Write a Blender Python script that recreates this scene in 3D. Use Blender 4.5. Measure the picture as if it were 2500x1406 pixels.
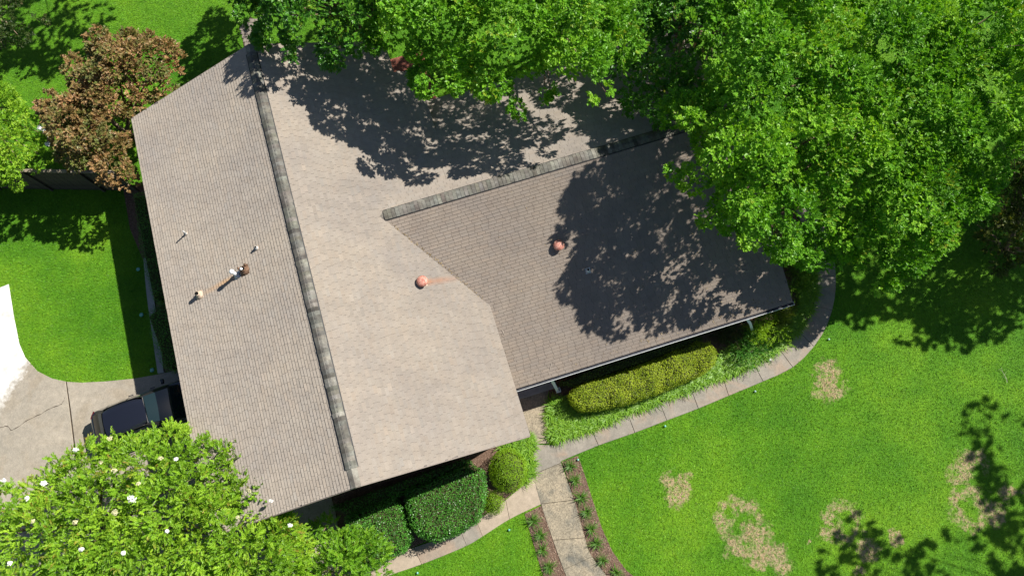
import bpy, bmesh, math, random
import numpy as np
from mathutils import Vector, Matrix

random.seed(7)
rng = np.random.default_rng(7)
rad = math.radians
scene = bpy.context.scene
for o in list(bpy.data.objects):
    bpy.data.objects.remove(o)

# ------------------------------------------------------------------ camera
CAM_H, FPX = 29.5, 1733.0                      # metres above ground, focal length in photo pixels
PITCH, ROLL = 0.26022, 0.021388
ROT = Matrix.Rotation(PITCH, 3, 'X') @ Matrix.Rotation(ROLL, 3, 'Y')
cam_data = bpy.data.cameras.new('camera')
cam = bpy.data.objects.new('camera', cam_data)
scene.collection.objects.link(cam)
cam.matrix_world = Matrix.Translation((0, 0, CAM_H)) @ ROT.to_4x4()
cam_data.sensor_fit = 'HORIZONTAL'
cam_data.sensor_width = 36.0
cam_data.lens = 36.0 * FPX / 2500.0
cam_data.clip_start = 0.1
cam_data.clip_end = 2000.0
scene.camera = cam

# ------------------------------------------------------------------ sky, sun, exposure
SUN_EL, SUN_AZ = rad(44.0), rad(32.0)          # azimuth counted from +X towards +Y
to_sun = Vector((math.cos(SUN_EL) * math.cos(SUN_AZ), math.cos(SUN_EL) * math.sin(SUN_AZ), math.sin(SUN_EL)))
world = bpy.data.worlds.new('World')
scene.world = world
world.use_nodes = True
wn = world.node_tree.nodes
sky = wn.new('ShaderNodeTexSky')
sky.sky_type = 'NISHITA'
sky.sun_disc = False
sky.sun_elevation = SUN_EL
sky.sun_rotation = math.pi / 2 - SUN_AZ
sky.air_density = 1.0
sky.dust_density = 0.6
wn['Background'].inputs['Strength'].default_value = 0.05
world.node_tree.links.new(sky.outputs[0], wn['Background'].inputs['Color'])
sun_data = bpy.data.lights.new('sun', 'SUN')
sun_data.energy = 5.0
sun_data.angle = rad(0.53)
sun_data.color = (1.0, 0.955, 0.88)
sun = bpy.data.objects.new('sun', sun_data)
sun.rotation_euler = to_sun.to_track_quat('Z', 'Y').to_euler()
sun.location = to_sun * 80
scene.collection.objects.link(sun)
vs = scene.view_settings
vs.view_transform = 'Standard'
vs.look = 'None'
vs.exposure = 0.9
vs.gamma = 1.0
vs.use_curve_mapping = False

# ------------------------------------------------------------------ layout helpers
def at(px, py, z=0.0):
    """World point at height z that was surveyed at photo position (px, py)."""
    d = ROT @ Vector(((px - 1250) / FPX, -(py - 703) / FPX, -1.0))
    t = (z - CAM_H) / d.z
    return Vector((d.x * t, d.y * t, z))

def pts(lst, z=0.0):
    return [at(x, y, z) for x, y in lst]

def link(o, parent=None):
    scene.collection.objects.link(o)
    if parent is not None:
        o.parent = parent
    return o

def wloc(parent):
    p = Vector((0, 0, 0))
    while parent is not None:
        p += parent.location
        parent = parent.parent
    return p

def empty(name, loc):
    o = bpy.data.objects.new(name, None)
    o.empty_display_size = 0.3
    o.location = loc
    return link(o)

def tag(o, label=None, cat=None, group=None, kind=None):
    if label: o['label'] = label
    if cat: o['category'] = cat
    if group: o['group'] = group
    if kind: o['kind'] = kind
    return o

def mesh_obj(name, verts, faces, mat, parent=None, smooth=False, origin=None):
    """One mesh object from world-space verts; stored relative to its parent (or to origin)."""
    off = wloc(parent)
    org = Vector(origin) if origin is not None else (off if parent is not None else Vector((0, 0, 0)))
    me = bpy.data.meshes.new(name)
    me.from_pydata([tuple(Vector(v) - org) for v in verts], [], faces)
    me.update()
    if smooth:
        for p in me.polygons: p.use_smooth = True
    if mat is not None:
        me.materials.append(mat)
    o = bpy.data.objects.new(name, me)
    o.location = org - off
    return link(o, parent)

def np_mesh(name, V, F, mat, parent=None, tint=None, kind=None, origin=None):
    """V (n,3) world floats, F (m,k) ints with k = 3 or 4, tint (n,3)."""
    off = np.array(wloc(parent))
    org = np.array(origin) if origin is not None else (off if parent is not None else np.zeros(3))
    me = bpy.data.meshes.new(name)
    n, (m, k) = len(V), F.shape
    me.vertices.add(n)
    me.vertices.foreach_set('co', (V - org).astype(np.float32).ravel())
    me.loops.add(m * k)
    me.loops.foreach_set('vertex_index', F.astype(np.int32).ravel())
    me.polygons.add(m)
    me.polygons.foreach_set('loop_start', np.arange(0, m * k, k, dtype=np.int32))
    if tint is not None:
        a = me.attributes.new('tint', 'FLOAT_COLOR', 'POINT')
        c = np.ones((n, 4), np.float32)
        c[:, :3] = tint
        a.data.foreach_set('color', c.ravel())
    me.update(calc_edges=True)
    me.shade_flat()
    me.materials.append(mat)
    o = bpy.data.objects.new(name, me)
    o.location = tuple(org - off)
    if kind: o['kind'] = kind
    return link(o, parent)

class MB:
    """Collects shapes; build() links them as one mesh object."""
    def __init__(s):
        s.v, s.f = [], []
    def add(s, v, f):
        n = len(s.v)
        s.v += [Vector(p) for p in v]
        s.f += [[i + n for i in q] for q in f]
        return s
    def prism(s, poly, z0, z1):
        """poly: list of (x, y[, z]) ; straight prism from z0 to z1"""
        n = len(poly)
        if sum(poly[i][0] * poly[(i + 1) % n][1] - poly[(i + 1) % n][0] * poly[i][1] for i in range(n)) < 0:
            poly = poly[::-1]
        v = [(p[0], p[1], z0) for p in poly] + [(p[0], p[1], z1) for p in poly]
        f = [list(range(n))[::-1], list(range(n, 2 * n))] + [[i, (i + 1) % n, n + (i + 1) % n, n + i] for i in range(n)]
        return s.add(v, f)
    def hexa(s, b, t):
        v = list(b) + list(t)
        return s.add(v, [[3, 2, 1, 0], [4, 5, 6, 7], [0, 1, 5, 4], [1, 2, 6, 5], [2, 3, 7, 6], [3, 0, 4, 7]])
    def tube(s, path, radii, seg=8, cap=True):
        path = [Vector(p) for p in path]
        rings = []
        up = Vector((0.3, 0.2, 1)).normalized()
        for i, p in enumerate(path):
            d = (path[min(i + 1, len(path) - 1)] - path[max(i - 1, 0)]).normalized()
            a = d.cross(up)
            if a.length < 1e-3: a = d.cross(Vector((1, 0, 0)))
            a.normalize(); b = d.cross(a)
            r = radii[i] if hasattr(radii, '__len__') else radii
            rings.append([p + a * r * math.cos(2 * math.pi * k / seg) + b * r * math.sin(2 * math.pi * k / seg) for k in range(seg)])
        v = [q for r in rings for q in r]
        f = []
        for i in range(len(path) - 1):
            for k in range(seg):
                f.append([i * seg + k, i * seg + (k + 1) % seg, (i + 1) * seg + (k + 1) % seg, (i + 1) * seg + k])
        if cap:
            f.append(list(range(seg))[::-1]); f.append([(len(path) - 1) * seg + k for k in range(seg)])
        return s.add(v, f)
    def lathe(s, c, prof, seg=20, axis=None):
        """prof: list of (r, h) from c along axis"""
        ax = Vector(axis).normalized() if axis is not None else Vector((0, 0, 1))
        a = ax.orthogonal().normalized(); b = ax.cross(a)
        c = Vector(c); v = []; f = []
        for r, h in prof:
            v += [c + ax * h + (a * math.cos(2 * math.pi * k / seg) + b * math.sin(2 * math.pi * k / seg)) * r for k in range(seg)]
        for i in range(len(prof) - 1):
            for k in range(seg):
                f.append([i * seg + k, i * seg + (k + 1) % seg, (i + 1) * seg + (k + 1) % seg, (i + 1) * seg + k])
        f.append(list(range(seg))[::-1]); f.append([(len(prof) - 1) * seg + k for k in range(seg)])
        return s.add(v, f)
    def build(s, name, mat, parent=None, smooth=False, origin=None):
        return mesh_obj(name, s.v, s.f, mat, parent, smooth, origin)

def vnoise(x, y, seed=0):
    """value noise in [-1, 1]"""
    r = np.random.default_rng(seed).random((64, 64)) * 2 - 1
    xi, yi = np.floor(x).astype(int), np.floor(y).astype(int)
    fx, fy = x - xi, y - yi
    fx, fy = fx * fx * (3 - 2 * fx), fy * fy * (3 - 2 * fy)
    g = lambda i, j: r[i % 64, j % 64]
    return (g(xi, yi) * (1 - fx) + g(xi + 1, yi) * fx) * (1 - fy) + (g(xi, yi + 1) * (1 - fx) + g(xi + 1, yi + 1) * fx) * fy

def inside(P, poly):
    x, y = P[:, 0], P[:, 1]
    c = np.zeros(len(P), bool)
    n = len(poly)
    for i in range(n):
        x0, y0 = poly[i][0], poly[i][1]; x1, y1 = poly[(i + 1) % n][0], poly[(i + 1) % n][1]
        if y0 == y1: continue
        k = ((y0 > y) != (y1 > y)) & (x < (x1 - x0) * (y - y0) / (y1 - y0) + x0)
        c ^= k
    return c

def edge_dist(P, poly):
    """distance to the outline and inward-pointing direction"""
    best = np.full(len(P), 1e9); bd = np.zeros((len(P), 2))
    n = len(poly)
    for i in range(n):
        a = np.array(poly[i][:2], float); b = np.array(poly[(i + 1) % n][:2], float)
        d = b - a
        t = np.clip(((P - a) @ d) / max(d @ d, 1e-9), 0, 1)
        q = P - (a + t[:, None] * d)
        l = np.linalg.norm(q, axis=1)
        k = l < best
        best[k] = l[k]; bd[k] = q[k] / np.maximum(l[k], 1e-6)[:, None]
    return best, bd

def sample_poly(poly, n):
    A = np.array([p[:2] for p in poly], float)
    lo, hi = A.min(0), A.max(0)
    out = np.zeros((0, 2))
    while len(out) < n:
        P = rng.random((n * 2, 2)) * (hi - lo) + lo
        out = np.vstack([out, P[inside(P, poly)]])
    return out[:n]

def poly_area(poly):
    n = len(poly)
    return abs(sum(poly[i][0] * poly[(i + 1) % n][1] - poly[(i + 1) % n][0] * poly[i][1] for i in range(n))) / 2

def spline(pl, per=4):
    """smooth open polyline"""
    P = [Vector(p) for p in pl]
    out = []
    for i in range(len(P) - 1):
        p0, p1, p2, p3 = P[max(i - 1, 0)], P[i], P[i + 1], P[min(i + 2, len(P) - 1)]
        for k in range(per):
            t = k / per
            out.append(0.5 * ((2 * p1) + (p2 - p0) * t + (2 * p0 - 5 * p1 + 4 * p2 - p3) * t * t + (3 * p1 - p0 - 3 * p2 + p3) * t ** 3))
    out.append(P[-1])
    return out

# ------------------------------------------------------------------ materials
class NT:
    def __init__(s, name):
        s.m = bpy.data.materials.new(name)
        s.m.use_nodes = True
        s.t = s.m.node_tree
        s.b = s.t.nodes['Principled BSDF']
        s.out = s.t.nodes['Material Output']
    def n(s, typ, **kw):
        nd = s.t.nodes.new(typ)
        for k, v in kw.items():
            if k.startswith('i_'):
                nd.inputs[int(k[2:])].default_value = v
            else:
                setattr(nd, k, v)
        return nd
    def l(s, a, b):
        s.t.links.new(a, b)
    def pos(s):
        return s.n('ShaderNodeNewGeometry').outputs['Position']
    def obj(s):
        return s.n('ShaderNodeTexCoord').outputs['Object']
    def noise(s, vec, scale, detail=3.0, rough=0.55, dist=0.0):
        nd = s.n('ShaderNodeTexNoise')
        nd.inputs['Scale'].default_value = scale
        nd.inputs['Detail'].default_value = detail
        nd.inputs['Roughness'].default_value = rough
        nd.inputs['Distortion'].default_value = dist
        if vec is not None: s.l(vec, nd.inputs['Vector'])
        return nd.outputs['Fac']
    def ramp(s, fac, stops):
        nd = s.n('ShaderNodeValToRGB')
        e = nd.color_ramp.elements
        while len(e) < len(stops): e.new(0.5)
        for i, (p, c) in enumerate(stops):
            e[i].position = p
            e[i].color = c if len(c) == 4 else (*c, 1)
        s.l(fac, nd.inputs['Fac'])
        return nd.outputs['Color']
    def mixc(s, fac, a, b, mode='MIX'):
        nd = s.n('ShaderNodeMix', data_type='RGBA', blend_type=mode)
        for sock, val in ((0, fac), (6, a), (7, b)):
            if hasattr(val, 'is_linked') or hasattr(val, 'links'):
                s.l(val, nd.inputs[sock])
            else:
                nd.inputs[sock].default_value = val if not isinstance(val, tuple) else (*val, 1)[:4]
        return nd.outputs[2]
    def math(s, op, a, b=0.0, c=None, clamp=False):
        nd = s.n('ShaderNodeMath', operation=op)
        nd.use_clamp = clamp
        for i, v in enumerate((a, b) if c is None else (a, b, c)):
            if hasattr(v, 'links'): s.l(v, nd.inputs[i])
            else: nd.inputs[i].default_value = v
        return nd.outputs[0]
    def bump(s, h, strength=0.3, dist=0.01):
        nd = s.n('ShaderNodeBump')
        nd.inputs['Strength'].default_value = strength
        nd.inputs['Distance'].default_value = dist
        s.l(h, nd.inputs['Height'])
        s.l(nd.outputs[0], s.b.inputs['Normal'])
    def color(s, c):
        if hasattr(c, 'links'): s.l(c, s.b.inputs['Base Color'])
        else: s.b.inputs['Base Color'].default_value = (*c, 1)
    def rough(s, r, spec=0.3):
        s.b.inputs['Roughness'].default_value = r
        s.b.inputs['Specular IOR Level'].default_value = spec

def simple(name, col, rough=0.6, spec=0.3, metal=0.0, var=0.25, scale=12.0, bump=0.15):
    m = NT(name)
    p = m.obj()
    f = m.noise(p, scale, 4)
    c = m.ramp(f, [(0.3, tuple(x * (1 - var) for x in col)), (0.7, tuple(min(1, x * (1 + var)) for x in col))])
    m.color(c); m.rough(rough, spec)
    m.b.inputs['Metallic'].default_value = metal
    if bump: m.bump(m.noise(p, scale * 6, 3), bump, 0.004)
    return m.m

def leaf_mat(name, trans=0.38, rough=0.45, spec=0.32):
    m = NT(name)
    a = m.n('ShaderNodeAttribute', attribute_name='tint').outputs['Color']
    m.color(a); m.rough(rough, spec)
    tr = m.n('ShaderNodeBsdfTranslucent')
    yel = m.mixc(1.0, a, (1.25, 1.2, 0.45), 'MULTIPLY')
    m.l(yel, tr.inputs['Color'])
    mx = m.n('ShaderNodeMixShader')
    mx.inputs[0].default_value = trans
    m.l(m.b.outputs[0], mx.inputs[1]); m.l(tr.outputs[0], mx.inputs[2])
    m.l(mx.outputs[0], m.out.inputs['Surface'])
    return m.m

M = {}
M['leaf'] = leaf_mat('leaf')
M['leaf_waxy'] = leaf_mat('leaf_waxy', 0.25, 0.36, 0.45)
M['leaf_bronze'] = leaf_mat('leaf_bronze', 0.25, 0.5, 0.4)
M['bark'] = simple('bark', (0.17, 0.12, 0.085), 0.85, 0.2, var=0.45, scale=6, bump=0.6)
M['petal'] = simple('petal', (0.80, 0.79, 0.76), 0.7, 0.2, var=0.06, scale=30, bump=0.2)
M['petal_faded'] = simple('faded_petal', (0.52, 0.50, 0.30), 0.7, 0.2, var=0.15, scale=30, bump=0.2)
M['inner'] = simple('inner_twigs', (0.045, 0.05, 0.02), 0.95, 0.05, var=0.5, scale=20, bump=0.8)
M['white'] = simple('white_paint', (0.72, 0.73, 0.73), 0.45, 0.4, var=0.05, scale=8, bump=0.05)
M['pale_pipe'] = simple('pale_pvc', (0.42, 0.41, 0.39), 0.5, 0.4, var=0.1)
M['dark'] = simple('dark_metal', (0.02, 0.021, 0.023), 0.6, 0.3, var=0.3)
M['soffit'] = simple('soffit_board', (0.33, 0.30, 0.27), 0.7, 0.3, var=0.08)
M['trim'] = simple('rake_trim', (0.22, 0.18, 0.155), 0.7, 0.3, var=0.12)
M['tan_metal'] = simple('tan_metal', (0.46, 0.36, 0.27), 0.55, 0.4, var=0.25)
M['grey_metal'] = simple('grey_metal', (0.42, 0.45, 0.47), 0.45, 0.5, metal=0.4, var=0.15)
M['rust_brown'] = simple('rust_brown', (0.13, 0.075, 0.045), 0.75, 0.3, var=0.5, scale=20)
M['gutter_in'] = simple('gutter_debris', (0.045, 0.047, 0.055), 0.9, 0.1, var=0.3, scale=9)
M['fence'] = simple('fence_wood', (0.075, 0.066, 0.050), 0.9, 0.15, var=0.35, scale=3, bump=0.6)
M['fence_cap'] = simple('fence_cap_wood', (0.24, 0.20, 0.155), 0.9, 0.15, var=0.3, scale=3, bump=0.6)
M['twig'] = simple('twig', (0.42, 0.37, 0.31), 0.9, 0.1, var=0.2)
M['blackhole'] = simple('hollow_dark', (0.006, 0.006, 0.006), 0.95, 0.05, var=0.2, bump=0)  # shade inside the pipe hollows, put into a black colour
M['glass'] = simple('house_glass', (0.02, 0.025, 0.03), 0.05, 0.6, var=0.1, bump=0)
M['door'] = simple('door_paint', (0.12, 0.035, 0.03), 0.5, 0.4, var=0.1)

def copper():
    m = NT('faded_red_paint')
    p = m.obj()
    f = m.noise(m.pos(), 11, 5, 0.65); g = m.noise(m.pos(), 26, 4, 0.7)
    c = m.ramp(f, [(0.35, (0.27, 0.085, 0.06)), (0.52, (0.42, 0.16, 0.12)), (0.68, (0.54, 0.29, 0.22))])
    c = m.mixc(m.ramp(g, [(0.54, (0, 0, 0)), (0.62, (1, 1, 1))]), c, (0.64, 0.47, 0.36))
    m.color(c); m.rough(0.55, 0.35); m.bump(g, 0.15, 0.004)
    return m.m
M['red'] = copper()

def seg_mask(m, p, a, b, wid, fade):
    """soft mask along the segment a->b: 1 at a, fading towards b"""
    ax, ay = a; dx, dy = b[0] - a[0], b[1] - a[1]; L = math.hypot(dx, dy)
    sp = m.n('ShaderNodeSeparateXYZ'); m.l(p, sp.inputs[0])
    x = m.math('SUBTRACT', sp.outputs[0], ax); y = m.math('SUBTRACT', sp.outputs[1], ay)
    u = m.math('ADD', m.math('MULTIPLY', x, dx / L / L), m.math('MULTIPLY', y, dy / L / L))
    v = m.math('ABSOLUTE', m.math('ADD', m.math('MULTIPLY', x, -dy / L), m.math('MULTIPLY', y, dx / L)))
    across = m.math('SUBTRACT', 1.0, m.math('DIVIDE', v, wid), clamp=True)
    start = m.math('MULTIPLY', m.math('ADD', u, 0.06), 14.0, clamp=True)
    end = m.math('MULTIPLY', m.math('SUBTRACT', 1.0, u), fade, clamp=True)
    return m.math('MULTIPLY', across, m.math('MULTIPLY', start, end))

def shingle_mat(name, base, streaks=(), down='b'):
    m = NT(name)
    p = m.pos()
    t = m.n('ShaderNodeAttribute', attribute_name='tint').outputs['Color']
    big = m.noise(p, 0.45, 4, 0.6); fine = m.noise(p, 60, 3, 0.7); mid = m.noise(p, 2.6, 5, 0.7)
    c = m.mixc(1.0, t, base, 'MULTIPLY')
    c = m.mixc(1.0, c, m.ramp(big, [(0.3, (0.90, 0.90, 0.92)), (0.7, (1.06, 1.04, 1.0))]), 'MULTIPLY')
    c = m.mixc(1.0, c, m.ramp(mid, [(0.25, (0.93, 0.925, 0.925)), (0.6, (1.02, 1.02, 1.015))]), 'MULTIPLY')
    c = m.mixc(1.0, c, m.ramp(fine, [(0.2, (0.72, 0.71, 0.70)), (0.8, (1.22, 1.22, 1.22))]), 'MULTIPLY')
    mp = m.n('ShaderNodeMapping')
    mp.inputs['Rotation'].default_value = (0, 0, -TH)
    mp.inputs['Scale'].default_value = (.35, 3.0, 1) if down == 'b' else (3.0, .35, 1)
    m.l(p, mp.inputs['Vector'])
    c = m.mixc(1.0, c, m.ramp(m.noise(mp.outputs[0], 1.0, 4, 0.6), [(0.3, (0.945, 0.94, 0.935)), (0.62, (1.02, 1.02, 1.02))]), 'MULTIPLY')
    for a, b, wid, fade, col, amt in streaks:
        k = m.math('MULTIPLY', seg_mask(m, p, a, b, wid, fade), m.math('MULTIPLY', mid, amt), clamp=True)
        c = m.mixc(k, c, col)
    m.color(c); m.rough(0.95, 0.1)
    m.b.inputs['Diffuse Roughness'].default_value = 1.0
    m.bump(m.noise(p, 180, 2, 0.6), 0.5, 0.004)
    return m.m

def ridge_mat():
    m = NT('weathered_ridge_cap')
    p = m.pos()
    t = m.n('ShaderNodeAttribute', attribute_name='tint').outputs['Color']
    a = m.noise(p, 2.2, 5, 0.65); b = m.noise(p, 9, 4, 0.7)
    c = m.ramp(a, [(0.3, (0.085, 0.075, 0.066)), (0.5, (0.13, 0.124, 0.108)), (0.7, (0.20, 0.196, 0.172))])
    c = m.mixc(1.0, c, m.ramp(b, [(0.3, (0.75, 0.74, 0.72)), (0.7, (1.18, 1.18, 1.17))]), 'MULTIPLY')
    c = m.mixc(1.0, c, t, 'MULTIPLY')
    m.color(c); m.rough(0.9, 0.2); m.bump(m.noise(p, 150, 2), 0.5, 0.004)
    return m.m
M['ridge'] = ridge_mat()

def concrete(name, c0, c1, speck=0.0, stain=None, pale_line=None):
    m = NT(name)
    p = m.pos()
    a = m.noise(p, 0.55, 5, 0.62); b = m.noise(p, 4.5, 5, 0.7); f = m.noise(p, 45, 3, 0.7)
    c = m.ramp(a, [(0.3, c0), (0.7, c1)])
    if stain:
        c = m.mixc(m.ramp(m.noise(p, 0.8, 4, 0.6, 0.6), [(0.5, (0, 0, 0)), (0.66, (1, 1, 1))]), c, stain)
    c = m.mixc(1.0, c, m.ramp(b, [(0.25, (0.78, 0.78, 0.77)), (0.7, (1.08, 1.07, 1.06))]), 'MULTIPLY')
    c = m.mixc(1.0, c, m.ramp(f, [(0.2, (0.80, 0.79, 0.77)), (0.8, (1.15, 1.15, 1.15))]), 'MULTIPLY')
    if speck:
        v = m.n('ShaderNodeTexVoronoi'); v.inputs['Scale'].default_value = 28; m.l(p, v.inputs['Vector'])
        k = m.ramp(v.outputs['Color'], [(0.0, (0.5, 0.46, 0.40)), (0.5, (0.95, 0.92, 0.86)), (1.0, (1.5, 1.42, 1.28))])
        c = m.mixc(speck, c, m.mixc(1.0, c, k, 'MULTIPLY'))
    if pale_line:
        # paler concrete colour on one side of a ragged line
        (ax, ay), (bx, by) = pale_line
        L = math.hypot(bx - ax, by - ay); nx, ny = (by - ay) / L, -(bx - ax) / L
        sp = m.n('ShaderNodeSeparateXYZ'); m.l(p, sp.inputs[0])
        dd = m.math('ADD', m.math('MULTIPLY', m.math('SUBTRACT', sp.outputs[0], ax), nx), m.math('MULTIPLY', m.math('SUBTRACT', sp.outputs[1], ay), ny))
        dd = m.math('ADD', dd, m.math('MULTIPLY', m.math('SUBTRACT', b, 0.5), 1.1))
        k = m.math('MULTIPLY_ADD', dd, 2.2, 0.5, clamp=True)
        pale = m.mixc(1.0, m.ramp(m.noise(p, 1.3, 5, 0.65), [(0.3, (0.43, 0.42, 0.395)), (0.5, (0.60, 0.59, 0.565))]), m.ramp(b, [(0.25, (0.88, 0.88, 0.87)), (0.6, (1.03, 1.03, 1.03))]), 'MULTIPLY')
        c = m.mixc(k, c, pale)
    m.color(c); m.rough(0.9, 0.2)
    m.bump(f, 0.35, 0.006)
    return m.m
M['walk'] = concrete('walk_concrete', (0.205, 0.190, 0.165), (0.285, 0.262, 0.228), 0.2, (0.295, 0.232, 0.182))
M['walk2'] = concrete('walk_concrete_warm', (0.32, 0.265, 0.205), (0.37, 0.31, 0.245), 0.1)
M['aggregate'] = concrete('exposed_aggregate', (0.20, 0.188, 0.155), (0.34, 0.295, 0.225), 0.75, (0.145, 0.145, 0.13))
M['drive'] = concrete('driveway_concrete', (0.27, 0.248, 0.21), (0.34, 0.305, 0.255), 0.25, (0.285, 0.25, 0.20), pale_line=[tuple(at(66, 888)[:2]), tuple(at(-8, 1000)[:2])])
M['porch'] = concrete('porch_concrete', (0.30, 0.30, 0.29), (0.36, 0.36, 0.345), 0.0)
M['soil'] = simple('joint_soil', (0.055, 0.042, 0.030), 0.95, 0.1, var=0.4, scale=8, bump=0.5)
M['paver'] = concrete('paver', (0.19, 0.165, 0.145), (0.30, 0.26, 0.22), 0.0)

def brick_mat():
    m = NT('brick_wall')
    tc = m.n('ShaderNodeTexCoord')
    bt = m.n('ShaderNodeTexBrick')
    mp = m.n('ShaderNodeMapping'); m.l(tc.outputs['UV'], mp.inputs[0])
    bt.inputs['Scale'].default_value = 1.0
    bt.inputs['Color1'].default_value = (0.27, 0.10, 0.065, 1)
    bt.inputs['Color2'].default_value = (0.19, 0.07, 0.05, 1)
    bt.inputs['Mortar'].default_value = (0.34, 0.31, 0.28, 1)
    bt.inputs['Brick Width'].default_value = 0.21
    bt.inputs['Row Height'].default_value = 0.075
    bt.inputs['Mortar Size'].default_value = 0.01
    m.l(mp.outputs[0], bt.inputs['Vector'])
    m.color(m.mixc(1.0, bt.outputs['Color'], m.ramp(m.noise(m.pos(), 9, 4), [(0.3, (0.75, 0.75, 0.75)), (0.7, (1.15, 1.15, 1.15))]), 'MULTIPLY'))
    m.rough(0.9, 0.2); m.bump(bt.outputs['Fac'], 0.6, -0.006)
    return m.m
M['brick'] = brick_mat()

def patio_mat():
    m = NT('patio_brick')
    p = m.pos()
    bt = m.n('ShaderNodeTexBrick')
    bt.inputs['Scale'].default_value = 1.0
    bt.inputs['Color1'].default_value = (0.26, 0.085, 0.055, 1)
    bt.inputs['Color2'].default_value = (0.17, 0.06, 0.042, 1)
    bt.inputs['Mortar'].default_value = (0.10, 0.07, 0.055, 1)
    bt.inputs['Brick Width'].default_value = 0.21
    bt.inputs['Row Height'].default_value = 0.1
    bt.inputs['Mortar Size'].default_value = 0.008
    m.l(p, bt.inputs['Vector'])
    m.color(bt.outputs['Color']); m.rough(0.9, 0.2); m.bump(bt.outputs['Fac'], 0.5, -0.005)
    return m.m
M['patio'] = patio_mat()

# dry patches on the front lawn: (px, py, radius m, inner radius m, strength)
PATCH = [(2025, 905, 0.62, 0.20, .62), (2026, 945, 0.66, 0.35, .8), (1630, 1175, 0.42, 0.1, .75), (1668, 1172, 0.38, 0.15, .7),
         (1655, 1208, 0.55, 0.25, .8), (1806, 1270, 0.95, 0.62, 1.0), (1850, 1300, 0.62, 0.3, .7), (1862, 1350, 0.75, 0.0, 1.0),
         (1905, 1370, 0.55, 0.0, .95), (1800, 1335, 0.5, 0.2, .8), (2060, 1272, 0.78, 0.48, .95), (2022, 1300, 0.3, 0.0, .7),
         (1976, 1322, 0.16, 0.0, .8), (2120, 1345, 0.42, 0.0, .7), (2190, 1312, 0.3, 0.0, .7), (2100, 1385, 0.3, 0.0, .75),
         (2370, 1125, 0.62, 0.2, .7), (2345, 1165, 0.6, 0.3, .6), (2365, 1240, 0.85, 0.5, .9), (2430, 1262, 0.5, 0.1, .85), (2460, 1200, 0.5, 0.2, .6)]

def lawn_group():
    g = bpy.data.node_groups.new('lawn_colour', 'ShaderNodeTree')
    g.interface.new_socket('Color', in_out='OUTPUT', socket_type='NodeSocketColor')
    g.interface.new_socket('Dry', in_out='OUTPUT', socket_type='NodeSocketFloat')
    out = g.nodes.new('NodeGroupOutput')
    class G(NT):
        def __init__(s): s.t = g
    m = G()
    p = m.pos()
    wob = m.n('ShaderNodeTexNoise'); wob.inputs['Scale'].default_value = 1.5; wob.inputs['Detail'].default_value = 2
    m.l(p, wob.inputs['Vector'])
    dx = m.n('ShaderNodeVectorMath', operation='MULTIPLY_ADD')
    m.l(wob.outputs['Color'], dx.inputs[0]); dx.inputs[1].default_value = (1.0, 1.0, 0); m.l(p, dx.inputs[2])
    ofs = m.n('ShaderNodeVectorMath', operation='SUBTRACT')
    m.l(dx.outputs[0], ofs.inputs[0]); ofs.inputs[1].default_value = (0.5, 0.5, 0)
    q = ofs.outputs[0]
    dry = None
    for px, py, r, ri, s in PATCH:
        c = at(px, py)
        d = m.n('ShaderNodeVectorMath', operation='DISTANCE')
        m.l(q, d.inputs[0]); d.inputs[1].default_value = (c.x, c.y, 0)
        k = m.math('SUBTRACT', 1.0, m.math('DIVIDE', d.outputs['Value'], r * 1.25))
        if ri > .4:
            k = m.math('MINIMUM', k, m.math('MULTIPLY_ADD', m.math('SUBTRACT', d.outputs['Value'], ri), 1.4, 0.42))
        k = m.math('MULTIPLY', k, s)
        dry = k if dry is None else m.math('MAXIMUM', dry, k)
    br = m.noise(p, 2.6, 6, 0.72)
    fr_ = m.math('MULTIPLY_ADD', m.math('SUBTRACT', br, 0.5), 2.6, m.math('MULTIPLY_ADD', dry, 1.5, -0.22))
    dry = m.math('MULTIPLY', m.math('MULTIPLY', fr_, 2.2, clamp=True), m.math('MULTIPLY', dry, 7.0, clamp=True))
    dry = m.math('MULTIPLY', dry, m.math('MULTIPLY_ADD', m.math('SUBTRACT', m.noise(p, 7.5, 5, 0.75), 0.42), 6.0, 0.25, clamp=True))
    big = m.noise(p, 0.22, 3, 0.55); mid = m.noise(p, 1.1, 4, 0.6); sm = m.noise(p, 9, 3, 0.7); fine = m.noise(p, 38, 3, 0.75)
    c = m.ramp(big, [(0.32, (0.054, 0.178, 0.005)), (0.50, (0.084, 0.228, 0.007)), (0.68, (0.126, 0.278, 0.010))])
    c = m.mixc(1.0, c, m.ramp(mid, [(0.3, (0.80, 0.87, 0.85)), (0.7, (1.16, 1.08, 1.0))]), 'MULTIPLY')
    c = m.mixc(1.0, c, m.ramp(sm, [(0.25, (0.68, 0.74, 0.7)), (0.75, (1.28, 1.2, 1.2))]), 'MULTIPLY')
    c = m.mixc(1.0, c, m.ramp(fine, [(0.25, (0.62, 0.68, 0.6)), (0.75, (1.3, 1.25, 1.3))]), 'MULTIPLY')
    dc = m.ramp(fine, [(0.25, (0.24, 0.175, 0.092)), (0.75, (0.48, 0.38, 0.235))])
    c = m.mixc(dry, c, dc)
    g.links.new(c, out.inputs[0]); g.links.new(dry, out.inputs[1])
    return g
LAWN = lawn_group()

def lawn_mat(name, blades):
    m = NT(name)
    gn = m.n('ShaderNodeGroup'); gn.node_tree = LAWN
    c = gn.outputs[0]
    if blades:
        t = m.n('ShaderNodeAttribute', attribute_name='tint').outputs['Color']
        c = m.mixc(1.0, c, t, 'MULTIPLY')
    m.color(c); m.rough(0.75 if not blades else 0.55, 0.2)
    if not blades:
        m.bump(m.noise(m.pos(), 26, 4, 0.8), 1.0, 0.05)
    return m.m
M['lawn'] = lawn_mat('lawn_turf', False)
M['blade'] = lawn_mat('grass_blades', True)

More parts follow.
